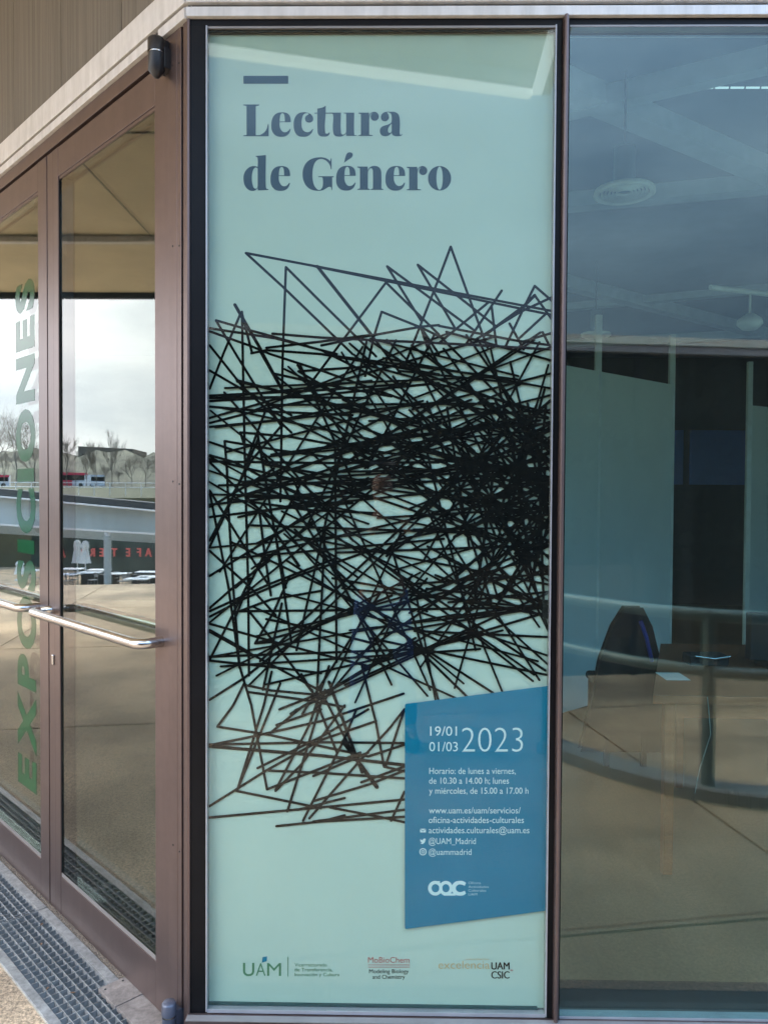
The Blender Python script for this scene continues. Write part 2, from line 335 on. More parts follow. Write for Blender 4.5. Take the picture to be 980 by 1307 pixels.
# wall B (coordinates: along, out, up)
obj('fascia', MB().box(.0, 11.2, -.1, .012, 2.986, 3.072), M_white, gB, .002)
obj('fascia', MB().box(.0, .155, -.1, .012, 2.943, 2.974).box(.178, 11.2, -.1, .012, 2.943, 2.974), M_white, gB, .0015)
obj('fascia_groove', MB().box(.002, 11.2, -.09, -.004, 2.9745, 2.9855), M_gap, gB)
mod = .4955
for i in range(22):
    s0 = -.055+mod*i
    obj('cladding_panel', MB().box(max(s0, .0)+.002, s0+mod-.002, -.2, -.01, 3.074, 4.19), M_clad, gB, .0015)
obj('cladding_back', MB().box(.02, 11.2, -.22, -.016, 3.074, 4.18), M_gap, gB)
obj('frame', MB().box(.001, .027, -.08, .0, GZ, 2.942), M_frame, gB, .001)
obj('frame', MB().box(.041, .064, -.08, -.001, GZ, 2.942), M_frame, gB, .001)
obj('frame', MB().box(.0655, .1165, -.08, -.001, GZ, 2.942), M_frame, gB, .001)
obj('frame_gap', MB().box(.0, 2.1, -.075, -.04, GZ, 2.94), M_gap, gB) if False else None
obj('frame_gap', MB().box(.0272, .0408, -.07, -.012, GZ, 2.941).box(.1167, .1235, -.07, -.02, GZ, 2.941), M_gap, gB)
obj('header', MB().box(.117, 11.2, -.08, -.001, 2.893, 2.942), M_frame, gB, .001)
obj('header_gap', MB().box(.12, 2.03, -.07, -.02, 2.885, 2.8928), M_gap, gB)
obj('jamb', MB().box(2.022, 2.1, -.08, -.001, GZ, 2.892), M_frame, gB, .001)
for i in range(5):
    s0 = 2.1+i*1.82
    f_ = obj('window', MB().box(s0+1.75, s0+1.82, -.08, -.002, GZ, 2.892).box(s0, s0+1.75, -.08, -.002, GZ, .1).box(s0, s0+1.75, -.08, -.002, 2.78, 2.892), M_frame, gB, .001)
    obj('pane', MB().box(s0, s0+1.75, -.044, -.02, .1, 2.78), G_B, f_)

# door leaves
def handle(sA, sB, parent, side=1, z=1.125, reach=.085):
    o0 = -.015 if side > 0 else -.06
    pts = []; rr = .035; e = reach*side
    def arc(cx, cy, a0, a1): return [(cx+rr*math.cos(a), cy+rr*math.sin(a)*side, z) for a in [a0+(a1-a0)*i/7 for i in range(8)]]
    y1 = o0+e
    pts = [(sA, o0, z), (sA, y1-rr*side, z)]+arc(sA+rr, y1-rr*side, math.pi, math.pi/2)+arc(sB-rr, y1-rr*side, math.pi/2, 0)+[(sB, y1-rr*side, z), (sB, o0, z)]
    h = obj('pull_handle', MB().tube(pts, .0165, 16), M_steel, parent)
    for s_ in (sA, sB): obj('rosette', MB().tube([(s_, o0+.003*side, z), (s_, o0-.006*side, z)], .021, 18), M_steel, h)
    return h
def leaf(s0, s1, name, label, flip):
    t = thing(name, label, 'door', ((s0+s1)/2, -.03, GZ), 'B')
    gl0, gl1 = s0+.086, s1-.107
    if flip: gl0, gl1 = s0+.088, s1-.088
    obj('stile', MB().box(s0, gl0, -.065, -.006, GZ+.007, 2.885), M_frame, t, .0015)
    if flip: obj('stile', MB().box(gl1, s1, -.065, -.006, GZ+.007, 2.885), M_frame, t, .0015)
    else:
        obj('stile', MB().box(gl1, gl1+.05, -.065, -.006, GZ+.007, 2.885), M_frame, t, .0015)
        obj('stile', MB().box(gl1+.0512, s1, -.065, -.007, GZ+.007, 2.885), M_frame, t, .0015)
    obj('bottom_rail', MB().box(gl0+.0005, gl1-.0005, -.064, -.0068, GZ+.007, .105), M_frame, t, .0015)
    obj('top_rail', MB().box(gl0+.0005, gl1-.0005, -.064, -.0068, 2.775, 2.884), M_frame, t, .0015)
    obj('glazing_bead', MB().box(gl0+.001, gl1-.001, -.0105, -.0085, .1055, .120), M_bead, t); obj('glazing_bead', MB().box(gl0+.001, gl1-.001, -.014, -.010, 2.7635, 2.7745), M_frame, t)
    obj('gasket', MB().box(gl1-.004, gl1-.0006, -.013, -.009, .123, 2.759).box(gl0+.0006, gl0+.004, -.02, -.009, .123, 2.759), M_gap, t)
    p = obj('pane', MB().box(gl0+.001, gl1-.001, -.038, -.0135, .107, 2.773), G_B, t)
    return t, p, gl0, gl1
dr, dr_pane, a0, a1 = leaf(.124, 1.066, 'glass_door', 'tall glass door leaf with full-width steel bar handle, nearest the poster', False)
handle(.166, 1.05, dr); handle(.19, 1.03, dr, -1)
obj('lock_cylinder', MB().box(1.012, 1.026, -.01, .001, .915, .955), M_steel, dr, .003)
dl, dl_pane, b0, b1 = leaf(1.073, 2.015, 'glass_door', 'glass door leaf carrying vertical green lettering at the left edge', True)
handle(1.165, 1.98, dl); handle(1.19, 1.96, dl, -1)
for z_ in (GZ+.05, .5, 1.6, 2.3, 2.83):
    for s_ in (.09, .052): obj('screw', MB().tube([(s_, -.0015, z_+s_*.2), (s_, .0006, z_+s_*.2)], .0028, 8), M_dark, gB)
# black pivot hinge at the top and blue-grey pivot at the foot of the near leaf
def pivot(parent, s_, o_, z0, z1, r, m, bracket):
    zz = z0+(z1-z0)*.55
    h = obj('pivot_hinge', MB().lathe(s_, o_, [(.0005, z0), (r*.35, z0+.002), (r, z0+.022), (r, zz+.006)], 24), m, parent)
    obj('hinge_ring', MB().lathe(s_, o_, [(r*.95, zz+.006), (r*.95, zz+.011)], 24), M_steel, h)
    obj('hinge_cap', MB().lathe(s_, o_, [(r*1.04, zz+.011), (r*1.04, z1-.006), (r*.85, z1), (.0005, z1)], 24), m, h)
    obj('hinge_bracket', MB().box(*bracket), m, h, .002)
pivot(dr, .125, .032, 2.812, 2.928, .0245, M_dark, (.1, .15, -.01, .02, 2.84, 2.9))
pivot(dr, .02+.035, .032, .0-.04, .068, .021, M_bluecap, (.04, .085, -.01, .02, -.02, .04))
obj('hinge_arm', MB().box(.108, .19, .0, .02, 2.895, 2.925), M_dark, dr, .002)

# ------------------------------------------------------------------ text
def find_font():
    try:
        p = os.path.join(bpy.utils.resource_path('LOCAL'), 'datafiles', 'fonts', 'Inter.woff2')
        return bpy.data.fonts.load(p)
    except Exception: return None
INTER = find_font()
def text2d(body, font=None, offset=0.0, space=1.0):
    if body == 'I': return [(.03-offset, 0), (.15+offset, 0), (.15+offset, .7), (.03-offset, .7)], [(0, 1, 2, 3)]
    c = bpy.data.curves.new('tmp_text', 'FONT'); c.body = body; c.size = 1; c.offset = offset; c.space_character = space
    if font: c.font = font
    c.resolution_u = 4
    o = bpy.data.objects.new('tmp_text', c); me = bpy.data.meshes.new_from_object(o)
    vs_ = [(v.co.x, v.co.y) for v in me.vertices]; fs = [tuple(p.vertices) for p in me.polygons]
    bpy.data.objects.remove(o); bpy.data.curves.remove(c); bpy.data.meshes.remove(me)
    return vs_, fs
CAP = {}
def cap_h(font):
    k_ = font.name if font else ''
    if k_ not in CAP: CAP[k_] = max(v[1] for v in text2d('H', font)[0])
    return CAP[k_]
PY = .022                                                           # plane of the poster sheet behind the glass
def pt(x, y, lay): p = PA(x, y, PY); return (p.x, PY-.0004*lay, p.z)
def ptext(name, body, x0, x1, base, cap, m, parent, lay=3, font='inter', offset=0.0, space=1.0):
    f = None
    vs_, fs = text2d(body, f, offset, space)
    mnx = min(v[0] for v in vs_); mxx = max(v[0] for v in vs_); ch = cap_h(f)
    mb = MB(); mb.add([pt(x0+(v[0]-mnx)/(mxx-mnx)*(x1-x0), base-v[1]/ch*cap, lay) for v in vs_], fs)
    return obj(name, mb, m, parent)
def shape2d(loops, res=10):                                         # loops of (x, y[, corner]) -> filled 2D mesh with holes
    c = bpy.data.curves.new('tmp_shape', 'CURVE'); c.dimensions = '2D'; c.fill_mode = 'BOTH'; c.resolution_u = res
    for lp in loops:
        s_ = c.splines.new('BEZIER'); s_.bezier_points.add(len(lp)-1); s_.use_cyclic_u = True
        for q, b in zip(lp, s_.bezier_points):
            b.co = (q[0], -q[1], 0); h = 'VECTOR' if len(q) > 2 else 'AUTO'
            b.handle_left_type = h; b.handle_right_type = h
    o = bpy.data.objects.new('tmp_shape', c); COL.objects.link(o); bpy.context.view_layer.update()
    me = bpy.data.meshes.new_from_object(o.evaluated_get(bpy.context.evaluated_depsgraph_get()))
    vs_ = [(v.co.x, -v.co.y) for v in me.vertices]; fs = [tuple(p.vertices) for p in me.polygons]
    bpy.data.objects.remove(o); bpy.data.curves.remove(c); bpy.data.meshes.remove(me)
    return vs_, fs
def circ(cx, cy, rx, ry=None, n=8, a0=0): ry = ry or rx; return [(cx+rx*math.cos(a0+2*math.pi*k/n), cy+ry*math.sin(a0+2*math.pi*k/n)) for k in range(n)]

# ------------------------------------------------------------------ poster
po = thing('exhibition_poster', 'tall mint green exhibition poster with tangled black lines and blue info box behind glass', 'poster', (0, PY, .05))
mb = MB(); mb.box(-.5446, .4496, PY, PY+.004, .0615, 2.9115); obj('sheet', mb, M_poster, po)
obj('backing_board', MB().box(-.545, .45, PY+.006, PY+.03, .05, 2.92), mat('grey_board', (.3, .3, .3), .8), po)
obj('shadow_gap', MB().box(-.5446, .43, PY-.006, PY-.0005, .0592, .068), mat('dark_teal_edge', (.02, .06, .06), .5), po)
C_ = 1
GL = {
 'L': [[(82,373,1),(238,373,1),(238,383,1),(205,390,1),(205,674,1),(235,674),(270,660),(305,625),(325,565,1),(332,565,1),(332,685,1),(82,685,1),(82,677,1),(115,672,1),(115,388,1),(82,382,1)]],
 'e': [[(548,547,1),(547,520),(538,485),(515,461),(485,451),(455,450),(420,456),(385,480),(363,525),(357,575),(362,625),(385,665),(420,686),(460,690),(500,682),(530,658),(548,615,1),(540,611,1),(520,635),(495,645),(472,641),(452,620),(440,590),(438,547,1)],
       [(438,540,1),(490,540,1),(488,500),(480,468),(465,459),(450,470),(441,505)]],
 'c': [[(768,617,1),(750,655),(712,684),(668,690),(620,680),(588,640),(576,575),(586,510),(615,467),(660,450),(712,454),(750,474),(768,512),(760,538),(730,551),(700,541),(688,512),(698,486),(716,474),(722,464),(700,460),(675,470),(660,505),(653,560),(660,608),(682,637),(715,645),(742,634),(761,612,1)]],
}
def P(ax, ay, sc, x, y): return (ax+x/sc, ay+y/sc)
GT2 = {  # traced in a second enlargement
 't': [[(42,152,1),(75,147),(105,137),(130,122,1),(128,195,1),(205,197,1),(205,205,1),(128,205,1),(122,385),(130,412),(148,413),(165,400,1),(173,407,1),(155,435),(105,445),(65,436),(47,410),(43,370),(42,205,1),(10,205,1),(10,197,1),(42,195,1)]],
 'u': [[(165,195,1),(287,195,1),(287,385),(293,415),(310,424),(330,414),(342,395,1),(342,205,1),(318,204,1),(318,195,1),(425,195,1),(425,405),(430,428),(450,431,1),(450,438,1),(342,438,1),(342,415,1),(318,433),(265,445),(220,430),(206,390),(205,220),(195,205),(165,204,1)]],
 'r': [[(470,195,1),(578,195,1),(580,232,1),(590,208),(610,192),(638,187),(668,202),(681,237),(667,268),(638,280),(610,270),(596,240),(604,214),(612,203),(600,210),(588,228),(581,262,1),(581,425,1),(617,430,1),(617,438,1),(470,438,1),(470,430,1),(495,425,1),(495,212,1),(470,204,1)]],
 'a': [[(898,405,1),(903,424),(912,426),(920,415,1),(926,418,1),(915,436),(888,441),(850,440),(825,428),(815,405,1),(800,422),(775,437),(740,441),(708,428),(692,388),(703,352),(735,332),(775,320),(806,303),(815,290,1),(815,240),(808,210),(790,196),(768,194),(778,210),(787,240),(775,272),(745,286),(715,275),(703,243),(716,208),(745,190),(800,186),(850,190),(885,215),(898,260)],
       [(815,310,1),(800,325),(783,350),(776,385),(786,404),(802,405),(815,390,1)]],
 'G': [[(182,672,1),(190,672,1),(190,785,1),(182,785,1),(172,745),(150,712),(118,688),(80,679),(50,685),(20,712),(0,760),(-9,835),(-4,910),(18,968),(45,996),(68,1000),(92,975),(100,940),(98,880,1),(90,868,1),(52,868,1),(52,858,1),(213,858,1),(213,868,1),(196,870,1),(197,1003,1),(190,1003,1),(186,974,1),(165,968),(140,980),(100,1003),(50,1010),(0,1004),(-58,974),(-100,910),(-112,837),(-100,765),(-60,704),(0,671),(60,661),(110,664),(150,680),(176,702,1)]],
 'accent': [[(318,719,1),(328,680),(340,640),(355,617),(380,609),(404,618),(411,637),(398,662),(365,685)]],
 'n': [[(458,757,1),(565,757,1),(567,795,1),(585,768),(610,754),(640,750),(680,763),(702,795),(708,850),(708,985,1),(728,992,1),(728,1000,1),(598,1000,1),(598,992,1),(620,985,1),(620,830),(617,790),(602,774),(585,783),(567,815,1),(567,985,1),(587,992,1),(587,1000,1),(458,1000,1),(458,992,1),(485,985,1),(485,775,1),(458,767,1)]],
}
GT4 = {'d': [[(218,155,1),(250,154),(323,147,1),(323,470),(329,496),(350,503,1),(350,511,1),(240,516,1),(238,492,1),(215,513),(180,521),(140,507),(105,465),(90,400),(96,345),(130,290),(190,262),(238,270,1),(238,190),(234,172),(218,164,1)],
             [(238,288,1),(220,277),(203,285),(184,325),(177,392),(185,455),(205,494),(225,495),(238,475,1)]]}
GO = [circ(660, 389.5, 120, 127.5, 12), circ(660, 388, 33, 120, 12)]
def glyph(loops, fx, name='title_letter'):
    vs_, fs = shape2d(loops, 8)
    mb = MB(); mb.add([pt(*fx(x, y), 2) for x, y in vs_], fs); return obj(name, mb, M_title, po)
z1_ = lambda x, y: (300+x/7.69, 85+y/7.69)
z2_ = lambda x, y: (400+x/8.167, 120+y/8.167)
z3_ = lambda x, y: (480+x/8.167, 180+y/8.167)
z4_ = lambda x, y: (300+x/8.167, 180+y/8.167)
glyph(GL['L'], z1_); glyph(GL['e'], z1_); glyph(GL['c'], z1_)
for k_ in 'tura': glyph(GT2[k_], z2_)
glyph(GT4['d'], z4_)
def re_e(x0, x1, y0, y1): return lambda x, y: (x0+(x-357)/191*(x1-x0), y0+(y-450)/240*(y1-y0))
glyph(GL['e'], re_e(345.4, 370.4, 212.1, 243.7))
glyph(GT2['G'], z2_)
glyph(GL['e'], re_e(429.0, 454.0, 211.8, 243.4)); glyph(GT2['accent'], z2_)
glyph(GT2['n'], z2_)
glyph(GL['e'], re_e(491.8, 517.0, 212.0, 243.4))
glyph(GT2['r'], lambda x, y: (480+(318+(x-470)/211*214)/8.167, 180+(262+(y-187)/251*252)/8.167))
glyph(GO, z3_)
mb = MB(); mb.add([pt(311, 97, 2), pt(368, 97, 2), pt(368, 107, 2), pt(311, 107, 2)], [(0, 3, 2, 1)]); obj('heading_bar', mb, M_title, po)

# line drawing
SEG = """314,323,704,397;402,340,704,402;314,323,361,366;361,366,450,452;365,341,361,452;361,450,358,640;365,341,410,386;410,386,480,455;405,340,476,430,4;476,430,512,478;493,360,390,498
494,340,537,409;494,340,604,421;533,338,580,418;533,338,560,359;560,359,632,416;575,315,560,355;560,355,515,470;575,315,597,376;597,376,622,444;493,361,560,427;487,398,477,430;477,430,466,480;487,398,537,418;537,418,566,432
410,441,464,430;464,430,537,417;537,417,560,415;560,416,660,435;660,435,704,441;537,418,546,446;537,418,560,452;640,371,594,440;623,386,560,438;627,390,633,440;682,365,670,389;670,389,645,442;682,365,705,385;682,377,667,392,4;667,392,618,428,4;682,377,704,408
705,379,664,398;664,398,606,434;698,399,661,433;650,413,668,446;704,425,667,436;692,424,700,440;300,389,333,446,4;333,446,362,500;309,398,310,450;310,450,313,600;313,600,317,750;317,750,318,862;307,401,286,450;286,450,268,496;309,400,322,451;276,409,300,450;300,450,332,502;332,502,360,545
276,409,321,422;321,422,410,447;410,447,480,482;268,419,352,432;352,432,430,452;268,423,321,442;321,442,345,452;345,452,410,473;410,473,520,512;268,441,311,495;311,495,372,552;268,473,311,498;311,498,372,530;348,426,410,431;410,431,560,438;560,438,704,446;340,444,410,436;410,436,470,428;321,451,340,447;340,447,410,452;410,452,560,478
268,505,410,498;410,498,520,490;268,508,358,507;358,507,470,508;268,512,410,504;410,504,560,489;268,519,337,525;337,525,450,530;268,540,330,524;330,524,410,508;268,545,358,536;358,536,470,514;307,552,367,557;367,557,470,575;470,575,600,592;307,552,313,571;287,563,358,575;358,575,410,582;410,582,560,602;287,563,290,600;290,600,292,650;292,650,298,750;298,750,306,852
268,581,300,590;300,590,341,612;341,612,410,642;268,589,410,591;410,591,560,590;268,590,331,650;331,650,381,722;333,450,360,498;350,477,410,490;410,490,500,506;381,474,410,472;410,472,470,468;381,474,410,491;410,491,470,525;338,527,315,588;358,545,321,588;321,588,298,630;329,554,337,600;337,600,349,669;349,669,365,750;352,684,362,750;362,750,372,820
268,626,318,707;318,707,345,750;268,628,292,750;292,750,306,850;306,850,321,900;321,900,341,1007;268,660,358,649;358,649,450,642;294,637,395,651;395,651,480,655;317,634,410,637;268,647,298,630;298,630,350,598;268,690,297,635;268,698,290,652;290,652,330,560;268,735,352,683;352,683,410,645;410,645,470,610;268,703,320,750;320,750,352,785;301,750,358,700;358,700,400,665;318,747,358,667;358,667,385,615
331,650,350,677;350,677,382,722;331,650,338,707;338,707,346,760;341,612,400,640;268,776,300,748;300,748,345,715;268,780,345,745;345,745,430,712;268,787,312,764;312,764,380,735;380,735,480,700;268,796,350,819;350,819,410,835;410,835,470,850;268,805,318,833,5;318,833,410,882,3;268,842,297,785;297,785,320,738;268,838,410,833;410,833,543,828;268,843,346,851;346,851,410,859;268,893,312,865;312,865,350,835;350,835,420,790
306,780,410,779;410,779,560,777;560,777,700,775;306,780,346,765;346,765,410,754;319,781,352,822;352,822,398,882;340,790,410,804;410,804,480,822;350,780,326,821;326,821,410,797;410,797,500,760;313,874,346,881;346,881,410,887;317,883,382,892;382,892,440,902;347,857,337,900;337,900,318,961;318,961,303,1009;358,872,347,900;347,900,304,1006;350,780,370,735;326,821,350,819
298,900,278,927;312,872,298,900;278,927,346,938;346,938,410,952;410,952,470,965;267,950,410,947;410,947,515,948;267,951,321,940;321,940,410,920;410,920,515,885;267,952,410,964,4;410,964,516,976,4;329,980,410,940;410,940,470,905;267,1029,340,983;340,983,410,944;410,944,480,920;267,1043,410,1030;410,1030,516,1020;302,1009,410,1031;421,1030,499,1045;499,1045,516,1049
353,1054,410,1048;410,1048,516,1042;400,1048,516,1033;387,1047,438,946;438,946,455,905;395,1044,457,973;457,973,498,928;498,928,516,905;367,1035,401,926;401,926,415,880;352,1009,385,975;385,975,440,900;352,1008,395,925;395,925,420,850;341,1007,410,980;410,980,460,960;343,983,410,986;410,986,516,993;388,900,343,937;400,1022,473,1000;473,1000,516,983;461,998,516,978;438,946,481,1004,5;490,978,480,923;480,923,462,850;492,977,516,905
490,978,516,984;499,1047,516,1010;470,965,516,950;385,860,398,882;398,880,430,960;410,882,455,970;420,870,462,985,4;336,880,360,770;410,1048,440,1040;400,990,470,960;380,1033,440,1018;353,925,410,905;357,905,420,880;300,790,312,760"""
segs = []
for s_ in SEG.replace('\n', ';').split(';'):
    q = [float(a) for a in s_.split(',')]; segs.append((q[0], q[1], q[2], q[3], q[4] if len(q) > 4 else 3.1))
rnd = random.Random(21)
def env(x):                                                         # top and bottom of the dense tangle at column x
    t = (x-268)/437
    return 500-70*min(1, t*1.9), 850+55*math.sin(t*3.1)
HUBS = [(380,608,9),(412,520,7),(408,492,6),(535,470,8),(543,828,14),(612,812,12),(398,690,9),(480,618,7),(640,508,9),(598,672,10),(660,690,10),(680,620,9),(505,560,8),(560,560,8),(650,650,16),(610,620,9),(430,740,8),(585,740,7),(665,770,12),(450,830,7),(500,800,8),(640,730,8),(690,560,6),(620,600,8),(470,700,7),(395,640,5),(405,890,7)]
def addseg(x, y, a, l1, l2, wd):
    xa, ya, xb, yb = x-math.cos(a)*l1, y-math.sin(a)*l1, x+math.cos(a)*l2, y+math.sin(a)*l2
    def lim(px, py):
        for _ in range(12):
            t0, b0_ = env(px)
            if 255 < px < 720 and t0-6 < py < b0_+10: break
            px, py = px+(x-px)*.15, py+(y-py)*.15
        return px, py
    xa, ya = lim(xa, ya); xb, yb = lim(xb, yb); segs.append((xa, ya, xb, yb, wd))
for hx, hy, n_ in HUBS:
    for i in range(round(n_*.55)):
        a = rnd.choice([rnd.gauss(0, .35), rnd.gauss(.6, .3), rnd.gauss(-.6, .3), rnd.uniform(0, math.pi)])
        addseg(hx+rnd.gauss(0, 5), hy+rnd.gauss(0, 5), a, rnd.uniform(60, 260), rnd.uniform(60, 260), rnd.uniform(2.5, 3.1))
for i in range(74):                                                # flat bundle across the upper half
    x = rnd.uniform(385, 702); y = rnd.uniform(env(x)[0]+8, 615) if rnd.random() < .74 else rnd.uniform(600, 830)
    if y > 700 and rnd.random() < .4: continue
    a = rnd.gauss(0, .38) if rnd.random() < .5 else rnd.uniform(0, math.pi)
    addseg(x, y, a, rnd.uniform(60, 230), rnd.uniform(60, 230), rnd.uniform(2.5, 3.1))
for i in range(30):
    x = rnd.uniform(590, 704); y = rnd.uniform(560, 735)
    addseg(x, y, rnd.uniform(0, math.pi), rnd.uniform(20, 110), rnd.uniform(20, 110), rnd.uniform(2.8, 3.8))
for i in range(2):
    x = rnd.uniform(400, 700); addseg(x, rnd.uniform(448, 600), rnd.gauss(0, .3), rnd.uniform(60, 200), rnd.uniform(60, 200), rnd.uniform(2.8, 3.6))
for i in range(22):
    addseg(rnd.uniform(600, 704), rnd.uniform(560, 715), rnd.uniform(0, math.pi), rnd.uniform(40, 110), rnd.uniform(40, 110), rnd.uniform(2.8, 3.6))
def clipx(x0, y0, x1, y1, lo, hi):
    if x0 > x1: x0, y0, x1, y1 = x1, y1, x0, y0
    if x0 < lo: y0 += (y1-y0)*(lo-x0)/max(1e-6, x1-x0); x0 = lo
    if x1 > hi: y1 = y0+(y1-y0)*(hi-x0)/max(1e-6, x1-x0); x1 = hi
    return x0, y0, x1, y1
mb = MB()
for i, (x0, y0, x1, y1, wd) in enumerate(segs):
    if max(x0, x1) < 268 or min(x0, x1) > 704: continue
    hi = 710-(max(y0, y1)-50)*.0103-2.5
    x0, y0, x1, y1 = clipx(x0, y0, x1, y1, 266.5, hi)
    dx, dy = x1-x0, y1-y0; l = math.hypot(dx, dy)
    if l < 2: continue
    dx /= l; dy /= l; h = wd/2*1.05; pts = []
    for sgn, ex, ey in ((1, x1, y1), (-1, x0, y0)):
        for k_ in range(5):
            a = -math.pi/2+math.pi*k_/4; cx_, cy_ = math.cos(a)*sgn, math.sin(a)*sgn
            X = min(max(ex+(dx*cx_-dy*cy_)*h, 266.3), hi+1.4); pts.append((X, ey+(dy*cx_+dx*cy_)*h))
    lay = 1+i*.012
    mb.add([(PA(a, b, PY).x, PY-.0003-.000012*i, PA(a, b, PY).z) for a, b in pts], [tuple(reversed(range(10)))])
NSEG = len(segs)
obj('line_drawing', mb, M_ink, po, kind='stuff')
# blue info box: in front of the line drawing
L0 = (.0003+.000012*NSEG)/.0004+1.2
def poly_px(name, pts, m, lay, parent=po):
    mb = MB(); mb.add([pt(a, b, lay) for a, b in pts], [tuple(range(len(pts)))]); return obj(name, mb, m, parent)
def rounded(pts, r=2.5):
    out_ = []
    for i in range(len(pts)):
        p0, p, p1 = Vector(pts[i-1]), Vector(pts[i]), Vector(pts[(i+1) % len(pts)])
        a = (p0-p).normalized()*r; b = (p1-p).normalized()*r
        for t in (0, .25, .5, .75, 1): out_.append(tuple((p+a)*(1-t)**2+p*2*t*(1-t)+(p+b)*t*t))
    return out_
poly_px('info_box', rounded([(516.6, 1184.3), (697.9, 1160.6), (701, 874.3), (516.6, 897.7)]), M_blue, L0)
q_ = lambda x, y: (500+x/3.845, 860+y/3.845)
def bt(body, x0, x1, base, cap, off=0.0, name='info_text', m=None):
    return ptext(name, body, q_(x0, 0)[0], q_(x1, 0)[0], q_(0, base)[1], cap/3.845, m or M_pale, po, L0+1, 'inter', off)
bt('19/01', 187, 318, 300, 45, .0); bt('01/03', 183, 322, 376, 45, .0); bt('2023', 342, 640, 380, 121, -.018)
bt('Horario: de lunes a viernes,', 183, 605, 487, 30); bt('de 10.30 a 14.00 h; lunes', 182, 572, 535, 30); bt('y miércoles, de 15.00 a 17.00 h', 182, 667, 584, 30)
bt('www.uam.es/uam/servicios/', 181, 629, 680, 30); bt('oficina-actividades-culturales', 180, 645, 727, 30)
bt('actividades.culturales@uam.es', 180, 672, 777, 30); bt('@UAM_Madrid', 180, 410, 830, 29); bt('@uammadrid', 180, 389, 883, 29)
poly_px('envelope_icon', [q_(138, 773), q_(166, 773), q_(166, 755), q_(138, 755)], M_pale, L0+1)
poly_px('envelope_fold', [q_(138, 757), q_(140, 755.5), q_(152, 765), q_(164, 755.5), q_(166, 757), q_(152, 768.5)], M_blue, L0+1.3)
def shape_px(name, loops, m, lay, fx=q_, parent=po):
    vs_, fs = shape2d(loops, 5); mb = MB(); mb.add([pt(*fx(x, y), lay) for x, y in vs_], fs); return obj(name, mb, m, parent)
shape_px('bird_icon', [[(138,825,1),(146,824),(140,817),(139,806,1),(150,811),(153,806),(160,803),(166,806,1),(164,812),(158,825),(148,830)]], M_pale, L0+1)
def rr_(x0, x1, y0, y1, r): return [(x0+r,y0),(x1-r,y0),(x1,y0+r),(x1,y1-r),(x1-r,y1),(x0+r,y1),(x0,y1-r),(x0,y0+r)]
shape_px('camera_icon', [rr_(136,168,852,884,9), rr_(140,164,856,880,7)], M_pale, L0+1); shape_px('camera_icon_lens', [circ(152,868,8), circ(152,868,4.5)], M_pale, L0+1)
# round three-letter logo
shape_px('round_logo', [circ(212,1046,35,36,12), circ(213,1046,19,20,12)], M_pale, L0+1)
shape_px('round_logo', [circ(264,1046,33,36,12), circ(264,1046,18,20,12)], M_pale, L0+1.4)
shape_px('round_logo', [[(362,1020,1),(350,1012),(328,1010),(305,1018),(292,1046),(304,1074),(328,1082),(350,1080),(362,1072,1),(356,1058,1),(340,1064),(324,1063),(312,1046),(324,1029),(340,1028),(356,1034,1)]], M_pale, L0+1.8)
poly_px('round_logo', [q_(235, 1022), q_(235, 1011), q_(178+34, 1011), q_(178+34, 1022)], M_pale, L0+2.2); poly_px('round_logo', [q_(252, 1082), q_(310, 1082), q_(310, 1071), q_(252, 1071)], M_pale, L0+2.2)
for b_, x1, yy in (('Oficina', 435, 1026), ('Actividades', 473, 1045), ('Culturales', 460, 1063), ('UAM', 416, 1082)): bt(b_, 374, x1, yy, 12, -.012)
s_ = lambda x, y: (250+x/2.085, 1180+y/2.085)
def lt(body, x0, x1, base, cap, m, off=0.0, name='logo_text', font='inter'): return ptext(name, body, s_(x0, 0)[0], s_(x1, 0)[0], s_(0, base)[1], cap/2.085, m, po, 3, font, off*.35)
lt('U', 126, 156, 136, 34, M_green, .03); lt('M', 190, 227, 136, 34, M_green, 0); lt('A', 160, 186, 136, 34, M_green, -.02)
poly_px('logo_flag', [s_(176, 101), s_(189, 97), s_(190, 84), s_(178, 86)], M_blue, 3)
poly_px('logo_rule', [s_(244.3, 138), s_(246, 138), s_(246, 85), s_(244.3, 85)], M_green, 3)
lt('Vicerrectorado', 263, 349, 111, 9, M_green); lt('de Transferencia,', 263, 364, 124, 9, M_green); lt('Innovación y Cultura', 263, 382, 137, 9, M_green)
lt('MoBioChem', 458, 568, 101, 15, M_red, -.004)
for yy in (105, 109, 113): poly_px('logo_rule', [s_(458, yy+1), s_(569, yy+1), s_(569, yy), s_(458, yy)], M_red, 3)
lt('Modeling Biology', 461, 566, 129, 10.5, M_ink, 0); lt('and Chemistry', 470, 556, 144, 10.5, M_ink, .008)
lt('excelencia', 645, 781, 117, 21, M_tan, -.02); lt('CAMPUS INTERNACIONAL', 716, 780, 94, 4, M_tan, -.01)
lt('UAM', 785, 833, 119, 19, M_ink, 0); lt('UAM', 786.2, 834.2, 119, 19, M_ink, 0); lt('CSIC', 785, 833, 143, 19, M_ink, 0); lt('CSIC', 786, 834, 143, 19, M_ink, 0); lt('+', 835, 844, 126, 9, M_red, 0)

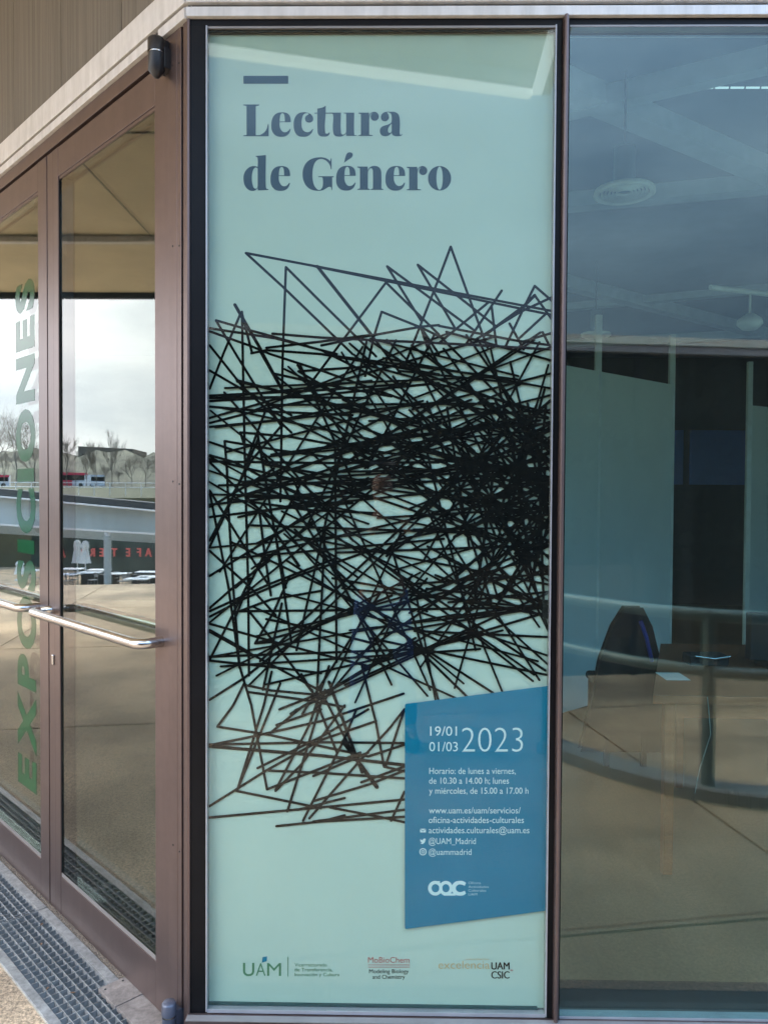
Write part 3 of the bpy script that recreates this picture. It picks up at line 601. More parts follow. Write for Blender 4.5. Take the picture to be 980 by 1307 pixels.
# green letters on the pane of the left leaf, reading upwards
Z0, Z1, S0, S1 = .345, 2.455, 1.222, 1.432                            # ends of the word, foot and head of its letters
word = 'EXPOSICIONES'; gl = []
for ch in word:
    vs_, fs = text2d(ch, None, .045); x0 = min(v[0] for v in vs_); x1 = max(v[0] for v in vs_); gl.append((vs_, fs, x0, x1))
gap = .10; tot = sum(g_[3]-g_[2] for g_ in gl)+gap*(len(gl)-1); kz = (Z1-Z0)/tot; z = Z0; ch_ = cap_h(None)+.09
for (vs_, fs, x0, x1) in gl:
    mb = MB(); mb.add([(S0+(v[1]+.045)/ch_*(S1-S0), -.0128, z+(v[0]-x0)*kz) for v in vs_], fs); z += (x1-x0+gap)*kz
    obj('letter', mb, M_lgreen, dl_pane)

# ------------------------------------------------------------------ canopy over the entrance and the roof of the hall
ro = thing('roof_canopy', 'deep white-edged roof canopy with beige soffit over the entrance, reflected in the doors', 'canopy', (-4, 2, 4.2))
poly = [(.80, .27), (.90, -2.695), (-8.47, -.25), (-8.47, 10), (9.2, 10), (9.2, .27)]
obj('slab', MB().prism(poly, 4.2, 4.5), M_soffit, ro)
def edge_box(a, b, th, z0, z1):
    a = Vector((a[0], a[1], 0)); b = Vector((b[0], b[1], 0)); d_ = (b-a).normalized(); n_ = Vector((d_.y, -d_.x, 0))*th
    return [(p.x, p.y) for p in (a, b, b+n_, a+n_)]
obj('white_edge', MB().prism(edge_box((.90, -2.695), (-8.47, -.25), .06, 0, 0), 4.10, 4.53), mat('bright_white_edge', (.86, .87, .87), .5), ro)
obj('white_edge', MB().prism(edge_box((.80, .27), (.90, -2.695), -.06, 0, 0), 4.10, 4.53), mat('bright_white_edge', (.86, .87, .87), .5), ro)
obj('added_glow_strip', MB().prism(edge_box((.84, -2.62), (-3.0, -1.62), -.055, 0, 0), 4.06, 4.098), mat('added_band_glow', (.8, .8, .8), .5, emit=(.85, .97, 1, 3.0)), ro)  # glowing strip added to give the bright band mirrored at the poster top
obj('added_glow_strip', MB().prism(edge_box((.735, .2), (.835, -2.62), -.06, 0, 0), 4.06, 4.098), MATS['added_band_glow'], ro)  # second added glowing strip, for the side arm of the mirrored band
obj('dark_edge', MB().box(-8.56, -8.48, -.25, 10, 4.14, 4.52), M_framed, ro)
mb = MB()
for i in range(215): mb.box(-8.54, -8.5, .0+i*.045, .022+i*.045, 4.122, 4.14)
obj('corrugated_trim', mb, M_framed, ro, kind='stuff')
for y_ in (-.8, 1.9, 4.6, 7.3):
    obj('soffit_joint', MB().box(-8.4, -.8-max(0, y_), y_, y_+.012, 4.19, 4.1995), M_groove, ro)
for x_ in (-4.0,): obj('soffit_joint', MB().box(x_, x_+.012, -1, 9, 4.1885, 4.1992), M_groove, ro)
for i in range(4):
    b_ = obj('batten_light', MB().box(-6.30, -6.22, -.6+i*2.35, 1.65+i*2.35, 4.13, 4.189), M_white, ro, .003); 
    obj('conduit', MB().box(-6.36, -6.34, -.6+i*2.35, 1.75+i*2.35, 4.15, 4.189), M_framed, b_)

# ------------------------------------------------------------------ inside the hall
inner = [(-.55, .06), (9, .06), (9, 9.4), (-8.9, 9.4), (-8.4, 7.85)]
obj('interior_floor', MB().prism(inner, -.28, -.034), mat('hall_floor', (.13, .085, .05), .35, 0, .2, 2, .05, 60), kind='structure')
obj('interior_ceiling', MB().prism([(-.5, .27), (9, .27), (9, 9.4), (-8.4, 9.4), (-8.4, 8.2)], 3.62, 3.7), mat('hall_ceiling', (.06, .08, .13), .8), kind='structure')
M_dw = mat('dark_wall', (.03, .032, .035), .7)
bw = thing('back_wall', 'dark back wall of the hall with blue strip windows seen through the glass', 'wall', (3, 9.3, GZ))
obj('wall', MB().box(-8.9, 9, 9.3, 9.5, -.28, 4.19), M_dw, bw); obj('wall', MB().box(8.9, 9.1, .06, 9.4, -.28, 4.19), M_dw, bw)
bl = mat('blue_clerestory', (.03, .10, .38), .3, 0, .1)
for i in range(7): obj('strip_window', MB().box(1.2+i*1.05, 2.15+i*1.05, 9.27, 9.299, 1.75, 2.55), bl, bw)
M_beam = mat('ceiling_beam', (.34, .40, .50), .6)
cbm = thing('ceiling_truss', 'grey diagonal roof beams under the dark hall ceiling', 'roof beams', (3, 4, 3.4))
def beam(a, b, wd, z0, z1, m=None, name='beam'):
    a = Vector((*a, 0)); b = Vector((*b, 0)); d_ = (b-a).normalized(); n_ = Vector((d_.y, -d_.x, 0))*wd/2
    obj(name, MB().prism([(p.x, p.y) for p in (a-n_, b-n_, b+n_, a+n_)], z0, z1), m or M_beam, cbm)
beam((.5, 3.2), (8, 1.2), .12, 3.5, 3.6); beam((.6, 1.4), (7.5, 6.2), .14, 3.51, 3.61); beam((1.0, 6.3), (8.8, 2.9), .10, 3.52, 3.59); beam((.3, 4.0), (6.5, 8.8), .12, 3.49, 3.6); beam((.5, 8.4), (8.8, 5.7), .1, 3.48, 3.58); beam((.0, 2.2), (3.2, .5), .08, 3.5, 3.6)
obj('hall_floor_edge', MB().box(-.4, 8.9, .06, .30, -.03, -.030+.003), mat('dark_floor_channel', (.02, .02, .02), .6), None, kind='structure')
# exhibition panels
M_pan = mat('white_panel', (.86, .9, .89), .6, 0, .04, 2); M_post = mat('grey_post', (.72, .75, .74), .4, .1)
def dpanel(P0, P1, top, label, posts=True, n=1):
    a = Vector((P0[0], P0[1], 0)); b = Vector((P1[0], P1[1], 0)); d_ = b-a; n_ = Vector((d_.y, -d_.x, 0)).normalized()
    t = thing('display_panel', label, 'display panel', (a.x, a.y, -.03), group='exhibition panels in the hall')
    cuts = [0, .48, 1] if n > 1 else [0, 1]
    for i in range(len(cuts)-1):
        p = a+d_*(cuts[i]+.008); q = a+d_*(cuts[i+1]-.008)
        obj('board', MB().prism([(v.x, v.y) for v in (p-n_*.02, q-n_*.02, q+n_*.02, p+n_*.02)], .02, top), M_pan, t)
    for f in cuts: 
        p = a+d_*f; obj('post', MB().box(p.x-.022, p.x+.022, p.y-.022, p.y+.022, -.03, top+.42), M_post, t)
    return t
dpanel((.78, 2.95), (2.30, 4.27), 2.505, 'white exhibition panel wall with tall posts behind the black chair', n=2)
dpanel((3.42, 5.32), (4.9, 6.2), 2.46, 'white exhibition panel at the right edge beyond the dark opening')
t = dpanel((-1.1, 2.1), (-.35, 1.55), 1.25, 'low pale display panel standing behind the near glass door')
# desk, chair, things on the desk
wood = mat('orange_wood', (.20, .055, .017), .4, 0, .2, 5, streak=(1, 8, 8))
dk = thing('desk', 'light wooden desk with square legs inside the hall', 'desk', (1.9, 1.5, -.03))
obj('desk_top', MB().prism([(1.08, .98), (2.75, .93), (2.75, 2.1), (1.5, 2.12)], .715, .75), wood, dk, .002)
for x_, y_ in ((1.15, 1.03), (2.62, 1.0), (1.56, 2.02), (2.66, 2.0)): obj('leg', MB().box(x_, x_+.04, y_, y_+.04, -.03, .714), wood, dk)
obj('apron', MB().prism([(1.2, 1.04), (2.7, 1.0), (2.7, 1.03), (1.2, 1.07)], .64, .713), wood, dk)
ch = thing('draped_chair', 'chair draped in a long black coat with blue stripe standing between desk and white panels', 'chair', (1.38, 2.35, -.03))
blk = mat('black_fabric', (.01, .011, .014), .8)
mb = MB(); vs_ = []; prof = [(.25, .06), (.19, .42), (.165, .62), (.105, .82), (.045, .93)]
pts = [(-a, z) for a, z in prof]+[(a, z) for a, z in reversed(prof)]
mb.add([(1.38+x, 2.3-.1*(z-.45)/.6, z) for x, z in pts]+[(1.38+x, 2.37-.1*(z-.45)/.6, z) for x, z in pts], [tuple(range(10)), tuple(range(19, 9, -1))]+[(i, (i+1) % 10, 10+(i+1) % 10, 10+i) for i in range(10)])
obj('backrest', mb, blk, ch, .01)
obj('stripe', MB().tube([(1.42, 2.225, .86), (1.46, 2.24, .76), (1.50, 2.262, .62)], .012, 8), mat('blue_fabric', (.01, .04, .3), .6), ch)
obj('seat', MB().prism([(1.24, 2.36), (1.53, 2.36), (1.53, 2.78), (1.24, 2.78)], .4, .45), blk, ch, .02)
for sx_ in (1.27, 1.49):
    for sy_ in (2.36, 2.74): obj('leg', MB().box(sx_-.015, sx_+.015, sy_-.015, sy_+.015, -.03, .41), blk, ch)
bx_ = thing('black_monitor', 'black computer screen seen from behind on the wooden desk', 'monitor', (1.75, 1.5, .75))
obj('casing', MB().box(1.72, 2.06, 1.5, 1.56, .79, 1.02), blk, bx_, .006); obj('foot', MB().box(1.80, 1.98, 1.48, 1.64, .7505, .79), blk, bx_, .004)
obj('sticker', MB().box(1.915, 1.95, 1.4965, 1.4995, .87, .905), M_white, bx_)
kb = thing('cable_clutter', 'silver gadget lying on the desk beside the black screen', 'gadget', (1.55, 1.6, .75))
obj('body', MB().box(1.45, 1.64, 1.55, 1.66, .7505, .80), blk, kb, .006); obj('silver_strip', MB().tube([(1.47, 1.54, .80), (1.56, 1.53, .79), (1.64, 1.54, .8)], .005, 6), M_steel, kb)
ls = thing('leaflet_stack', 'small stack of leaflets on the desk right of the black screen', 'leaflets', (2.2, 1.3, .7505))
for i in range(5): obj('leaflet', MB().box(2.12+.004*i, 2.27+.003*i, 1.22+.003*(i % 3), 1.42, .7505+.006*i, .7555+.006*i), M_white if i % 2 else wood, ls)
pp = thing('desk_paper', 'small white sheet of paper on the left end of the desk', 'paper', (1.28, 1.3, .7505)); obj('sheet', MB().box(1.23, 1.34, 1.25, 1.4, .7503, .7515), M_post, pp)
cbx = thing('charging_cable', 'thin white cable hanging from the desk edge', 'cable', (1.3, 1.0, .3)); obj('wire', MB().tube([(1.30, .965, .75), (1.31, .95, .6), (1.27, .96, .45), (1.25, .955, .35)], .0015, 6), M_galv, cbx)
# lamps
def pendant(x, y, z, r, label, s=1):
    t = thing('pendant_lamp', label, 'lamp', (x, y, z), group='lamps under the hall ceiling')
    prof = [(r*.42, z+.0), (r*.45, z+.012)]
    obj('lamp_ring', MB().lathe(x, y, [(r*.98, z+.02), (r, z), (r*.9, z-.006), (r*.8, z+.004)]), M_post, t)
    for k_ in (.74, .62, .5, .38, .26): obj('louvre', MB().lathe(x, y, [(r*k_, z+.02), (r*k_+.006, z), (r*(k_-.06), z+.012)]), M_post, t)
    obj('housing', MB().lathe(x, y, [(r*.96, z+.022), (r*.45, z+.05), (r*.35, z+.06), (r*.35, z+.22), (.001, z+.225)]), M_beam, t)
    obj('rod', MB().tube([(x, y, z+.22), (x, y, 3.62)], .006, 8), M_dark, t)
    return t
pendant(1.10, 1.55, 3.04, .145, 'large round louvred pendant lamp in the upper part of the right window')
pendant(1.75, 4.6, 2.98, .13, 'small round ceiling lamp above the white exhibition panels')
tk = thing('spotlight_track', 'grey ceiling track with round spotlights at the right edge of the window', 'spotlights', (2.6, 3.2, 3.0))
obj('track', MB().tube([(2.1, 3.0, 2.98), (4.5, 3.9, 2.98)], .018, 8), M_post, tk)
for x_, y_ in ((2.42, 3.12), (3.2, 3.41)):
    obj('spot_arm', MB().tube([(x_, y_, 2.98), (x_, y_, 2.82)], .008, 8), M_post, tk); h = obj('spot_head', MB().lathe(x_, y_, [(.001, 2.72), (.05, 2.725), (.085, 2.76), (.08, 2.79), (.03, 2.83), (.001, 2.83)], 20), M_post, tk)
le = thing('strip_light', 'dashed row of small lit ceiling lights high in the right window', 'strip light', (2, 3, 3.58))
led = mat('lit_led', (.8, .8, .8), .5, emit=(.8, .95, 1, .45))
for i in range(14): obj('led', MB().box(1.40+i*.075, 1.465+i*.075, 1.6, 1.606, 3.572, 3.58), led, le)

# ------------------------------------------------------------------ behind the photographer: pavilion, railing, kerb
pv = thing('opposite_pavilion', 'low dark glazed pavilion with pale fascia, mirrored in the poster glass', 'building', (2, -4.8, GZ))
pa = Vector((-2.6, -4.107, 0)); pbd = Vector((1, -.1465, 0)).normalized(); pn = Vector((-pbd.y, pbd.x, 0))
def pvq(u0, u1, v0, v1): return [((pa+pbd*u+pn*v).x, (pa+pbd*u+pn*v).y) for u, v in ((u0, v0), (u1, v0), (u1, v1), (u0, v1))]
M_pvf = mat('lilac_grey_fascia', (.30, .29, .34), .5); M_pvd = mat('dark_glass_wall', (.012, .016, .014), .12, 0, .3)
obj('roof', MB().prism(pvq(-.1, 13, .1, -6), 2.86, 2.99), M_pvf, pv)
obj('fascia_line', MB().prism(pvq(-.1, 13, .1, .115), 2.93, 3.0), M_white, pv)
obj('wall', MB().prism(pvq(0, 12.8, 0, -5.8), GZ, 2.859), M_pvd, pv)
for i in range(9): obj('mullion', MB().prism(pvq(i*1.6, i*1.6+.05, .0, .03), GZ, 2.858), M_framed, pv)
obj('brown_panel', MB().prism(pvq(3.0, 4.9, .0, .02), .3, .95), mat('brown_wood', (.045, .028, .012), .7), pv)
path = [(.98, -2.68), (1.05, -2.58), (1.18, -2.42), (1.4, -2.15), (1.7, -1.93), (2.0, -1.84), (2.6, -1.8), (3.6, -1.78), (6.0, -1.75)]
def smooth(pp_, n=6):
    o_ = []
    for i in range(len(pp_)-1):
        p0 = Vector(pp_[max(0, i-1)]); p1 = Vector(pp_[i]); p2 = Vector(pp_[i+1]); p3 = Vector(pp_[min(len(pp_)-1, i+2)])
        for k_ in range(n):
            t_ = k_/n; o_.append(.5*((2*p1)+(p2-p0)*t_+(2*p0-5*p1+4*p2-p3)*t_*t_+(3*p1-p0-3*p2+p3)*t_**3))
    o_.append(Vector(pp_[-1])); return o_
sp = smooth(path)
rl = thing('steel_railing', 'grey-green tube railing on a curved kerb, mirrored in the right window', 'railing', (1.75, -1.9, GZ))
M_rail = mat('railing_paint', (.13, .19, .19), .4, .1)
obj('top_rail', MB().tube([(p.x, p.y, .94) for p in sp], .036, 12), M_rail, rl); obj('mid_rail', MB().tube([(p.x, p.y, .635) for p in sp], .032, 12), M_rail, rl)
for x_, y_ in ((.98, -2.68), (1.70, -1.93), (3.2, -1.785), (4.9, -1.765)): obj('post', MB().tube([(x_, y_, GZ), (x_, y_, .93)], .036, 12), M_rail, rl)
mb = MB()
for i in range(len(sp)-1):
    a, b = sp[i], sp[i+1]; d_ = (b-a).normalized(); n_ = Vector((-d_.y, d_.x))*.09
    mb.prism([tuple(v) for v in (a-n_, b-n_, b+n_, a+n_)], GZ-.01, GZ+.07)
obj('kerb', mb, mat('pale_kerb', (.24, .24, .23), .8), kind='structure')

# ------------------------------------------------------------------ photographer holding the phone
def skin_obj(name, nodes, edges, m, parent, sub=2):
    me = bpy.data.meshes.new(name); o = bpy.data.objects.new(name, me); COL.objects.link(o)
    org = ORG[parent.name]
    me.from_pydata([tuple(Vector(n_[:3])-Vector(org)) for n_ in nodes], edges, [])
    o.parent = parent; ORG[o.name] = org
    md = o.modifiers.new('skin', 'SKIN')
    if not me.skin_vertices: me.skin_vertices.new()
    for i, n_ in enumerate(nodes):
        rr = n_[3]; rr = rr if isinstance(rr, tuple) else (rr, rr); me.skin_vertices[0].data[i].radius = rr
    me.skin_vertices[0].data[0].use_root = True; md.use_smooth_shade = True
    s_ = o.modifiers.new('sub', 'SUBSURF'); s_.levels = sub; s_.render_levels = sub
    me.materials.append(m); return o
pe = thing('person', 'standing person in blue jeans holding up a phone, mirrored in the poster glass', 'person', (-.1, -2.78, GZ))
skin_m = mat('skin', (.45, .27, .20), .5)
px_, py_ = -.08, -2.80
B_ = [(px_, py_, .95, (.13, .10)), (px_, py_, 1.1, (.12, .09)), (px_, py_, 1.28, (.14, .10)), (px_, py_, 1.40, (.09, .07)), (px_, py_+.01, 1.50, .05), (px_, py_+.02, 1.58, (.07, .085)), (px_, py_+.02, 1.66, (.075, .09)), (px_, py_+.01, 1.73, (.05, .06)),
      (px_-.17, py_, 1.37, .05), (px_-.24, py_+.14, 1.15, .038), (px_-.02, py_+.40, 1.40, .026), (px_+.17, py_, 1.37, .05), (px_+.24, py_+.14, 1.15, .038), (px_+.14, py_+.42, 1.42, .026),
      (px_-.10, py_, .88, .075), (px_-.14, py_+.02, .48, .05), (px_-.17, py_, .07, .035), (px_-.19, py_+.14, -.015, .03), (px_+.10, py_, .88, .075), (px_+.15, py_+.02, .48, .05), (px_+.19, py_, .07, .035), (px_+.22, py_+.14, -.015, .03),
      (px_+.02, py_+.455, 1.47, .03), (px_+.135, py_+.47, 1.49, .03)]
E_ = [(0,1),(1,2),(2,3),(3,4),(4,5),(5,6),(6,7),(2,8),(8,9),(9,10),(2,11),(11,12),(12,13),(0,14),(14,15),(15,16),(16,17),(0,18),(18,19),(19,20),(20,21),(10,22),(13,23)]
body = skin_obj('body', B_, E_, skin_m, pe)
jn_ = [(px_, py_, .97, (.145, .115)), (px_-.10, py_, .86, .095), (px_-.14, py_+.02, .48, .068), (px_-.17, py_, .06, .055), (px_+.10, py_, .86, .095), (px_+.15, py_+.02, .48, .068), (px_+.19, py_, .06, .055)]
skin_obj('jeans', jn_, [(0,1),(1,2),(2,3),(0,4),(4,5),(5,6)], mat('blue_denim', (.05, .14, .45), .8, 0, .25, 30), pe)
jk = [(px_, py_, .96, (.15, .12)), (px_, py_, 1.12, (.14, .11)), (px_, py_, 1.30, (.16, .12)), (px_, py_, 1.42, (.10, .08)), (px_-.18, py_, 1.37, .07), (px_-.24, py_+.14, 1.15, .055), (px_-.05, py_+.36, 1.37, .042), (px_+.18, py_, 1.37, .07), (px_+.24, py_+.14, 1.15, .055), (px_+.16, py_+.37, 1.39, .042)]
skin_obj('jacket', jk, [(0,1),(1,2),(2,3),(2,4),(4,5),(5,6),(2,7),(7,8),(8,9)], mat('black_jacket', (.012, .012, .016), .7), pe)
skin_obj('hair', [(px_, py_-.02, 1.70, (.085, .09)), (px_, py_-.01, 1.755, (.06, .07)), (px_, py_-.06, 1.62, (.06, .04))], [(0,1),(0,2)], mat('dark_hair', (.02, .014, .01), .6), pe)
for sg in (-1, 1):
    obj('shoe', MB().prism([(px_+sg*.18-.045, py_-.06), (px_+sg*.18+.045, py_-.06), (px_+sg*.2+.05, py_+.16), (px_+sg*.2, py_+.22), (px_+sg*.2-.05, py_+.16)], GZ, .02), M_dark, pe, .012)
    hx, hz = (px_+.02, 1.47) if sg < 0 else (px_+.135, 1.49)
    for k_ in range(4):
        z_ = hz+.005+k_*.019; L_ = (.9, 1, .95, .8)[k_]*.035
        skin_obj('finger', [(hx, py_+.475, z_, .009), (hx-sg*.0, py_+.475+L_*.7, z_+.003, .0085), (hx-sg*-.022, py_+.475+L_*.85, z_+.004, .0075)], [(0,1),(1,2)], skin_m, body, 1)
    skin_obj('thumb', [(hx, py_+.46, hz-.005, .011), (hx-sg*-.02, py_+.485, hz+.01, .010), (hx-sg*-.035, py_+.49, hz+.03, .0085)], [(0,1),(1,2)], skin_m, body, 1)
ph = thing('phone', 'dark smartphone held up in both hands in front of the glass wall', 'phone', (0, -2.285, 1.5))
obj('case', MB().box(-.04, .035, -2.292, -2.284, 1.45, 1.605), mat('phone_black', (.01, .01, .012), .15), ph, .003)

# ------------------------------------------------------------------ mirrored in the doors: cafe square, road and trees
def quadm(mb, pts, thick=.0):                                        # quad through four places, given real thickness away from the viewer
    P_ = [VM(*p) for p in pts]; n_ = (P_[1]-P_[0]).cross(P_[3]-P_[0]).normalized()
    if n_.dot(P_[0]-K) < 0: n_ = -n_
    Q_ = [p+n_*thick for p in P_]
    return mb.add(P_+Q_, [(0,1,2,3),(7,6,5,4),(0,4,5,1),(1,5,6,2),(2,6,7,3),(3,7,4,0)])
cf = thing('cafe_building', 'long low cafe with grey-blue metal roof edge and red letters, across the square', 'building', VM(120, 735, 48))
ORG[cf.name] = tuple(VM(120, 735, 48))
tl, tr_ = 52.5, 36.0                                                 # depth at the left and right ends of the roof edge
def fx(x): return tl+(tr_-tl)*(x+60)/320
def rowz(y0, y195):                                                  # image row of an edge at column x
    return lambda x: y0+(y195-y0)*x/195
low, upp = rowz(669, 681), rowz(634, 652)
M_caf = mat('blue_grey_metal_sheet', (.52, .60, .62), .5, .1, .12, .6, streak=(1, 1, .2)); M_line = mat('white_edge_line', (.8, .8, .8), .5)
def strip(name, f0, f1, xa, xb, m, dt=0, th=.3): 
    mb = MB(); quadm(mb, [(xa, f1(xa), fx(xa)+dt), (xb, f1(xb), fx(xb)+dt), (xb, f0(xb), fx(xb)+dt), (xa, f0(xa), fx(xa)+dt)], th); return obj(name, mb, m, cf)
xs_ = [-60+20*i for i in range(17)]
for i in range(16): strip('roof_panel', upp, low, xs_[i], xs_[i+1]-.15, M_caf, 0, .25)
strip('edge_line', lambda x: low(x)-.2, lambda x: low(x)+1.8, -60, 260, M_line, -.15, .2)
strip('edge_line', lambda x: upp(x)-.8, lambda x: upp(x)+1.0, -60, 260, M_line, -.15, .2)
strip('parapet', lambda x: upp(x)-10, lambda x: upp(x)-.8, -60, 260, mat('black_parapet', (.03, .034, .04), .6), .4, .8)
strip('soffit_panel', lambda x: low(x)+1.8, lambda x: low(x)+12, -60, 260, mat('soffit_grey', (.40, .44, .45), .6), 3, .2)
bz = lambda x: 742-.01*x
strip('shopfront', lambda x: low(x)+10, bz, -60, 260, mat('dark_shopfront', (.06, .085, .08), .25, 0, .5, .5), 8, .3)
for x_ in range(-50, 260, 13):
    strip('shopfront_mullion', lambda x: low(x)+12, bz, x_, x_+.7, mat('cafe_mullion', (.12, .14, .14), .5), 7.9, .08)
strip('base_wall', lambda x: bz(x)-8, lambda x: bz(x)+1, -60, 260, mat('brown_base', (.22, .15, .10), .7), 7.8, .1)
redm = mat('red_sign', (.95, .20, .18), .5)
Dm = lambda v: v-N*(2*v.dot(N))
for ch_l, xc, yc in (('C', 203, 706), ('A', 189.5, 705), ('F', 177.5, 705), ('E', 163.5, 705), ('T', 146, 705), ('E', 130, 705), ('R', 118, 705), ('I', 105, 706), ('A', 80, 706), ('M', 16, 710)):
    c0 = VM(xc, yc, fx(xc)+6.5); t_ = fx(xc)+6.5
    ux = Vector((fx(1)-fx(0), 0, 0)); u_ = (VM(xc+10, yc, fx(xc+10)+6.5)-VM(xc-10, yc, fx(xc-10)+6.5)); u_.z = 0; u_.normalize()
    vs_, fs = text2d(ch_l, None, .02); mxx = max(v[0] for v in vs_); mnx = min(v[0] for v in vs_)
    H = 10*t_/FPX; Wd = H*(mxx-mnx)/cap_h(None)*1.3
    mb = MB(); nrm = Vector((u_.y, -u_.x, 0))
    if nrm.dot(K-c0) < 0: nrm = -nrm
    # reads left to right for someone standing in the square: along -u in the mirror picture
    base = [c0-u_*((v[0]-(mxx+mnx)/2)/(mxx-mnx)*Wd)+Vector((0, 0, (v[1]/cap_h(None)-.5)*H)) for v in vs_]; n0 = len(base)
    mb.add([p+nrm*.05 for p in base], fs); mb.add([p for p in base], fs)
    obj('sign_letter', mb, redm, cf)
for x_, yt, yb, t_ in ((137, 680, 753, 41.0), (-30, 668, 744, 49)):
    a = VM(x_, yb, t_); col_ = obj('column', MB().tube([a, (a.x, a.y, VM(x_, yt+4, t_).z)], .19, 14), mat('grey_column', (.42, .48, .5), .5), cf)
    top = VM(x_, yt+6, t_)
    for sg in (-1, 1):
        q = VM(x_+sg*3, yt-.5, t_); obj('bracket', MB().tube([top, q], .07, 8), M_line, col_)
# umbrellas
def umbrella(x, yb, yt, t_, label):
    a = VM(x, yb, t_); b = VM(x, yt, t_); h = b.z-a.z
    u = thing('folded_umbrella', label, 'umbrella', a, group='closed white parasols in the cafe square'); ORG[u.name] = (a.x, a.y, a.z)
    obj('pole', MB().tube([a, (a.x, a.y, b.z)], .03, 8), M_line, u); obj('base', MB().lathe(a.x, a.y, [(.001, a.z+.08), (.25, a.z+.08), (.28, a.z)], 14), M_galv, u)
    n_ = 16; vs_ = []; fs = []; pr = [(.05, 1.0), (.15, .95), (.19, .82), (.15, .74), (.19, .6), (.23, .45), (.27, .33)]
    for r_, f in pr:
        for k_ in range(n_): rr = r_*(1+.22*(-1)**k_); vs_.append((a.x+rr*math.cos(k_*math.tau/n_), a.y+rr*math.sin(k_*math.tau/n_), a.z+h*f))
    for i in range(len(pr)-1):
        for k_ in range(n_): fs.append((i*n_+k_, i*n_+(k_+1) % n_, (i+1)*n_+(k_+1) % n_, (i+1)*n_+k_))
    obj('canopy', MB().add(vs_, fs), mat('white_canvas', (.78, .78, .76), .8), u)
umbrella(98.5, 733, 689, 44, 'closed white parasol, left one of the pair by the cafe letters'); umbrella(108.5, 733, 690, 43.6, 'closed white parasol, right one of the pair by the cafe letters'); umbrella(25, 741, 716, 42, 'short closed white parasol in front of the red letter M')
# tables and chairs
def table(x, y, t_, label):
    a = VM(x, y, t_); a.z = -3.6
    u = thing('cafe_table', label, 'table', a, group='white tables in the cafe square'); ORG[u.name] = tuple(a)
    obj('table_top', MB().box(a.x-.45, a.x+.45, a.y-.6, a.y+.6, a.z+.72, a.z+.76), M_line, u)
    for sx in (-.38, .38):
        for sy in (-.5, .5): obj('leg', MB().tube([(a.x+sx, a.y+sy, a.z), (a.x+sx, a.y+sy, a.z+.72)], .02, 5), M_galv, u)
for i, (x, y, t_) in enumerate(((84, 740, 42), (114, 737, 43), (126, 733, 44.5), (151, 736, 42.5), (190, 735, 41), (92, 732, 45), (175, 741, 40), (188, 728, 43.5), (38, 738, 44))):
    table(x, y, t_, ['white cafe table at the left edge of the near door pane', 'white cafe table below the closed parasols', 'white cafe table behind the grey column', 'white cafe table right of the grey column', 'white cafe table at the right edge of the pane', 'far white cafe table left of the parasols', 'nearest white cafe table towards the doors', 'far white cafe table by the dark planter', 'white cafe table beside the short parasol'][i])
cproto = None
CH = []
for i, (x, y, t_) in enumerate(((78, 742, 41.2), (88, 742, 41.5), (94, 741, 42), (118, 740, 42), (156, 739, 41.5), (162, 739, 41.8), (168, 737, 42.4), (183, 738, 40.2), (196, 737, 40.2), (146, 738, 43), (33, 741, 43), (44, 741, 43))):
    a = VM(x, y, t_); a.z = -3.6
    if cproto is None:
        u = thing('cafe_chair', '', 'chair', a, group='light metal chairs in the cafe square'); ORG[u.name] = tuple(a)
        obj('seat', MB().box(a.x-.2, a.x+.2, a.y-.2, a.y+.2, a.z+.43, a.z+.46), M_galv, u)
        obj('backrest', MB().box(a.x+.17, a.x+.2, a.y-.2, a.y+.2, a.z+.6, a.z+.82), M_galv, u)
        for sx in (-.18, .18):
            for sy in (-.18, .18): obj('leg', MB().tube([(a.x+sx, a.y+sy, a.z), (a.x+sx, a.y+sy, a.z+(.8 if sx > 0 else .43))], .013, 5), M_galv, u)
        cproto = u
    else: u = copy_tree(cproto); u.location = a
    u.rotation_euler.z = i*1.3; CH.append(u)
    u['label'] = ['light metal cafe chair at the left edge of the near pane', 'light metal cafe chair left of the parasol pair', 'light metal cafe chair just below the left parasol', 'light metal cafe chair between parasols and grey column', 'light metal cafe chair right of the grey column', 'second light metal cafe chair right of the column', 'third light metal cafe chair right of the column', 'light metal cafe chair near the dark planter', 'light metal cafe chair at the door stile edge', 'light metal cafe chair close behind the column', 'light metal cafe chair under the short parasol', 'light metal cafe chair nearest the middle door stile'][i]
for x, y, t_, lb in ((127, 744, 43, 'dark square planter left of the grey column'), (191, 741, 43, 'dark square planter at the right of the cafe square')):
    a = VM(x, y, t_); u = tag(obj('planter', MB().prism([(a.x-.5, a.y-.9), (a.x+.5, a.y-.9), (a.x+.42, a.y+.9), (a.x-.42, a.y+.9)], -3.6, -2.95), M_dark), lb, 'planter', 'dark planters in the cafe square')
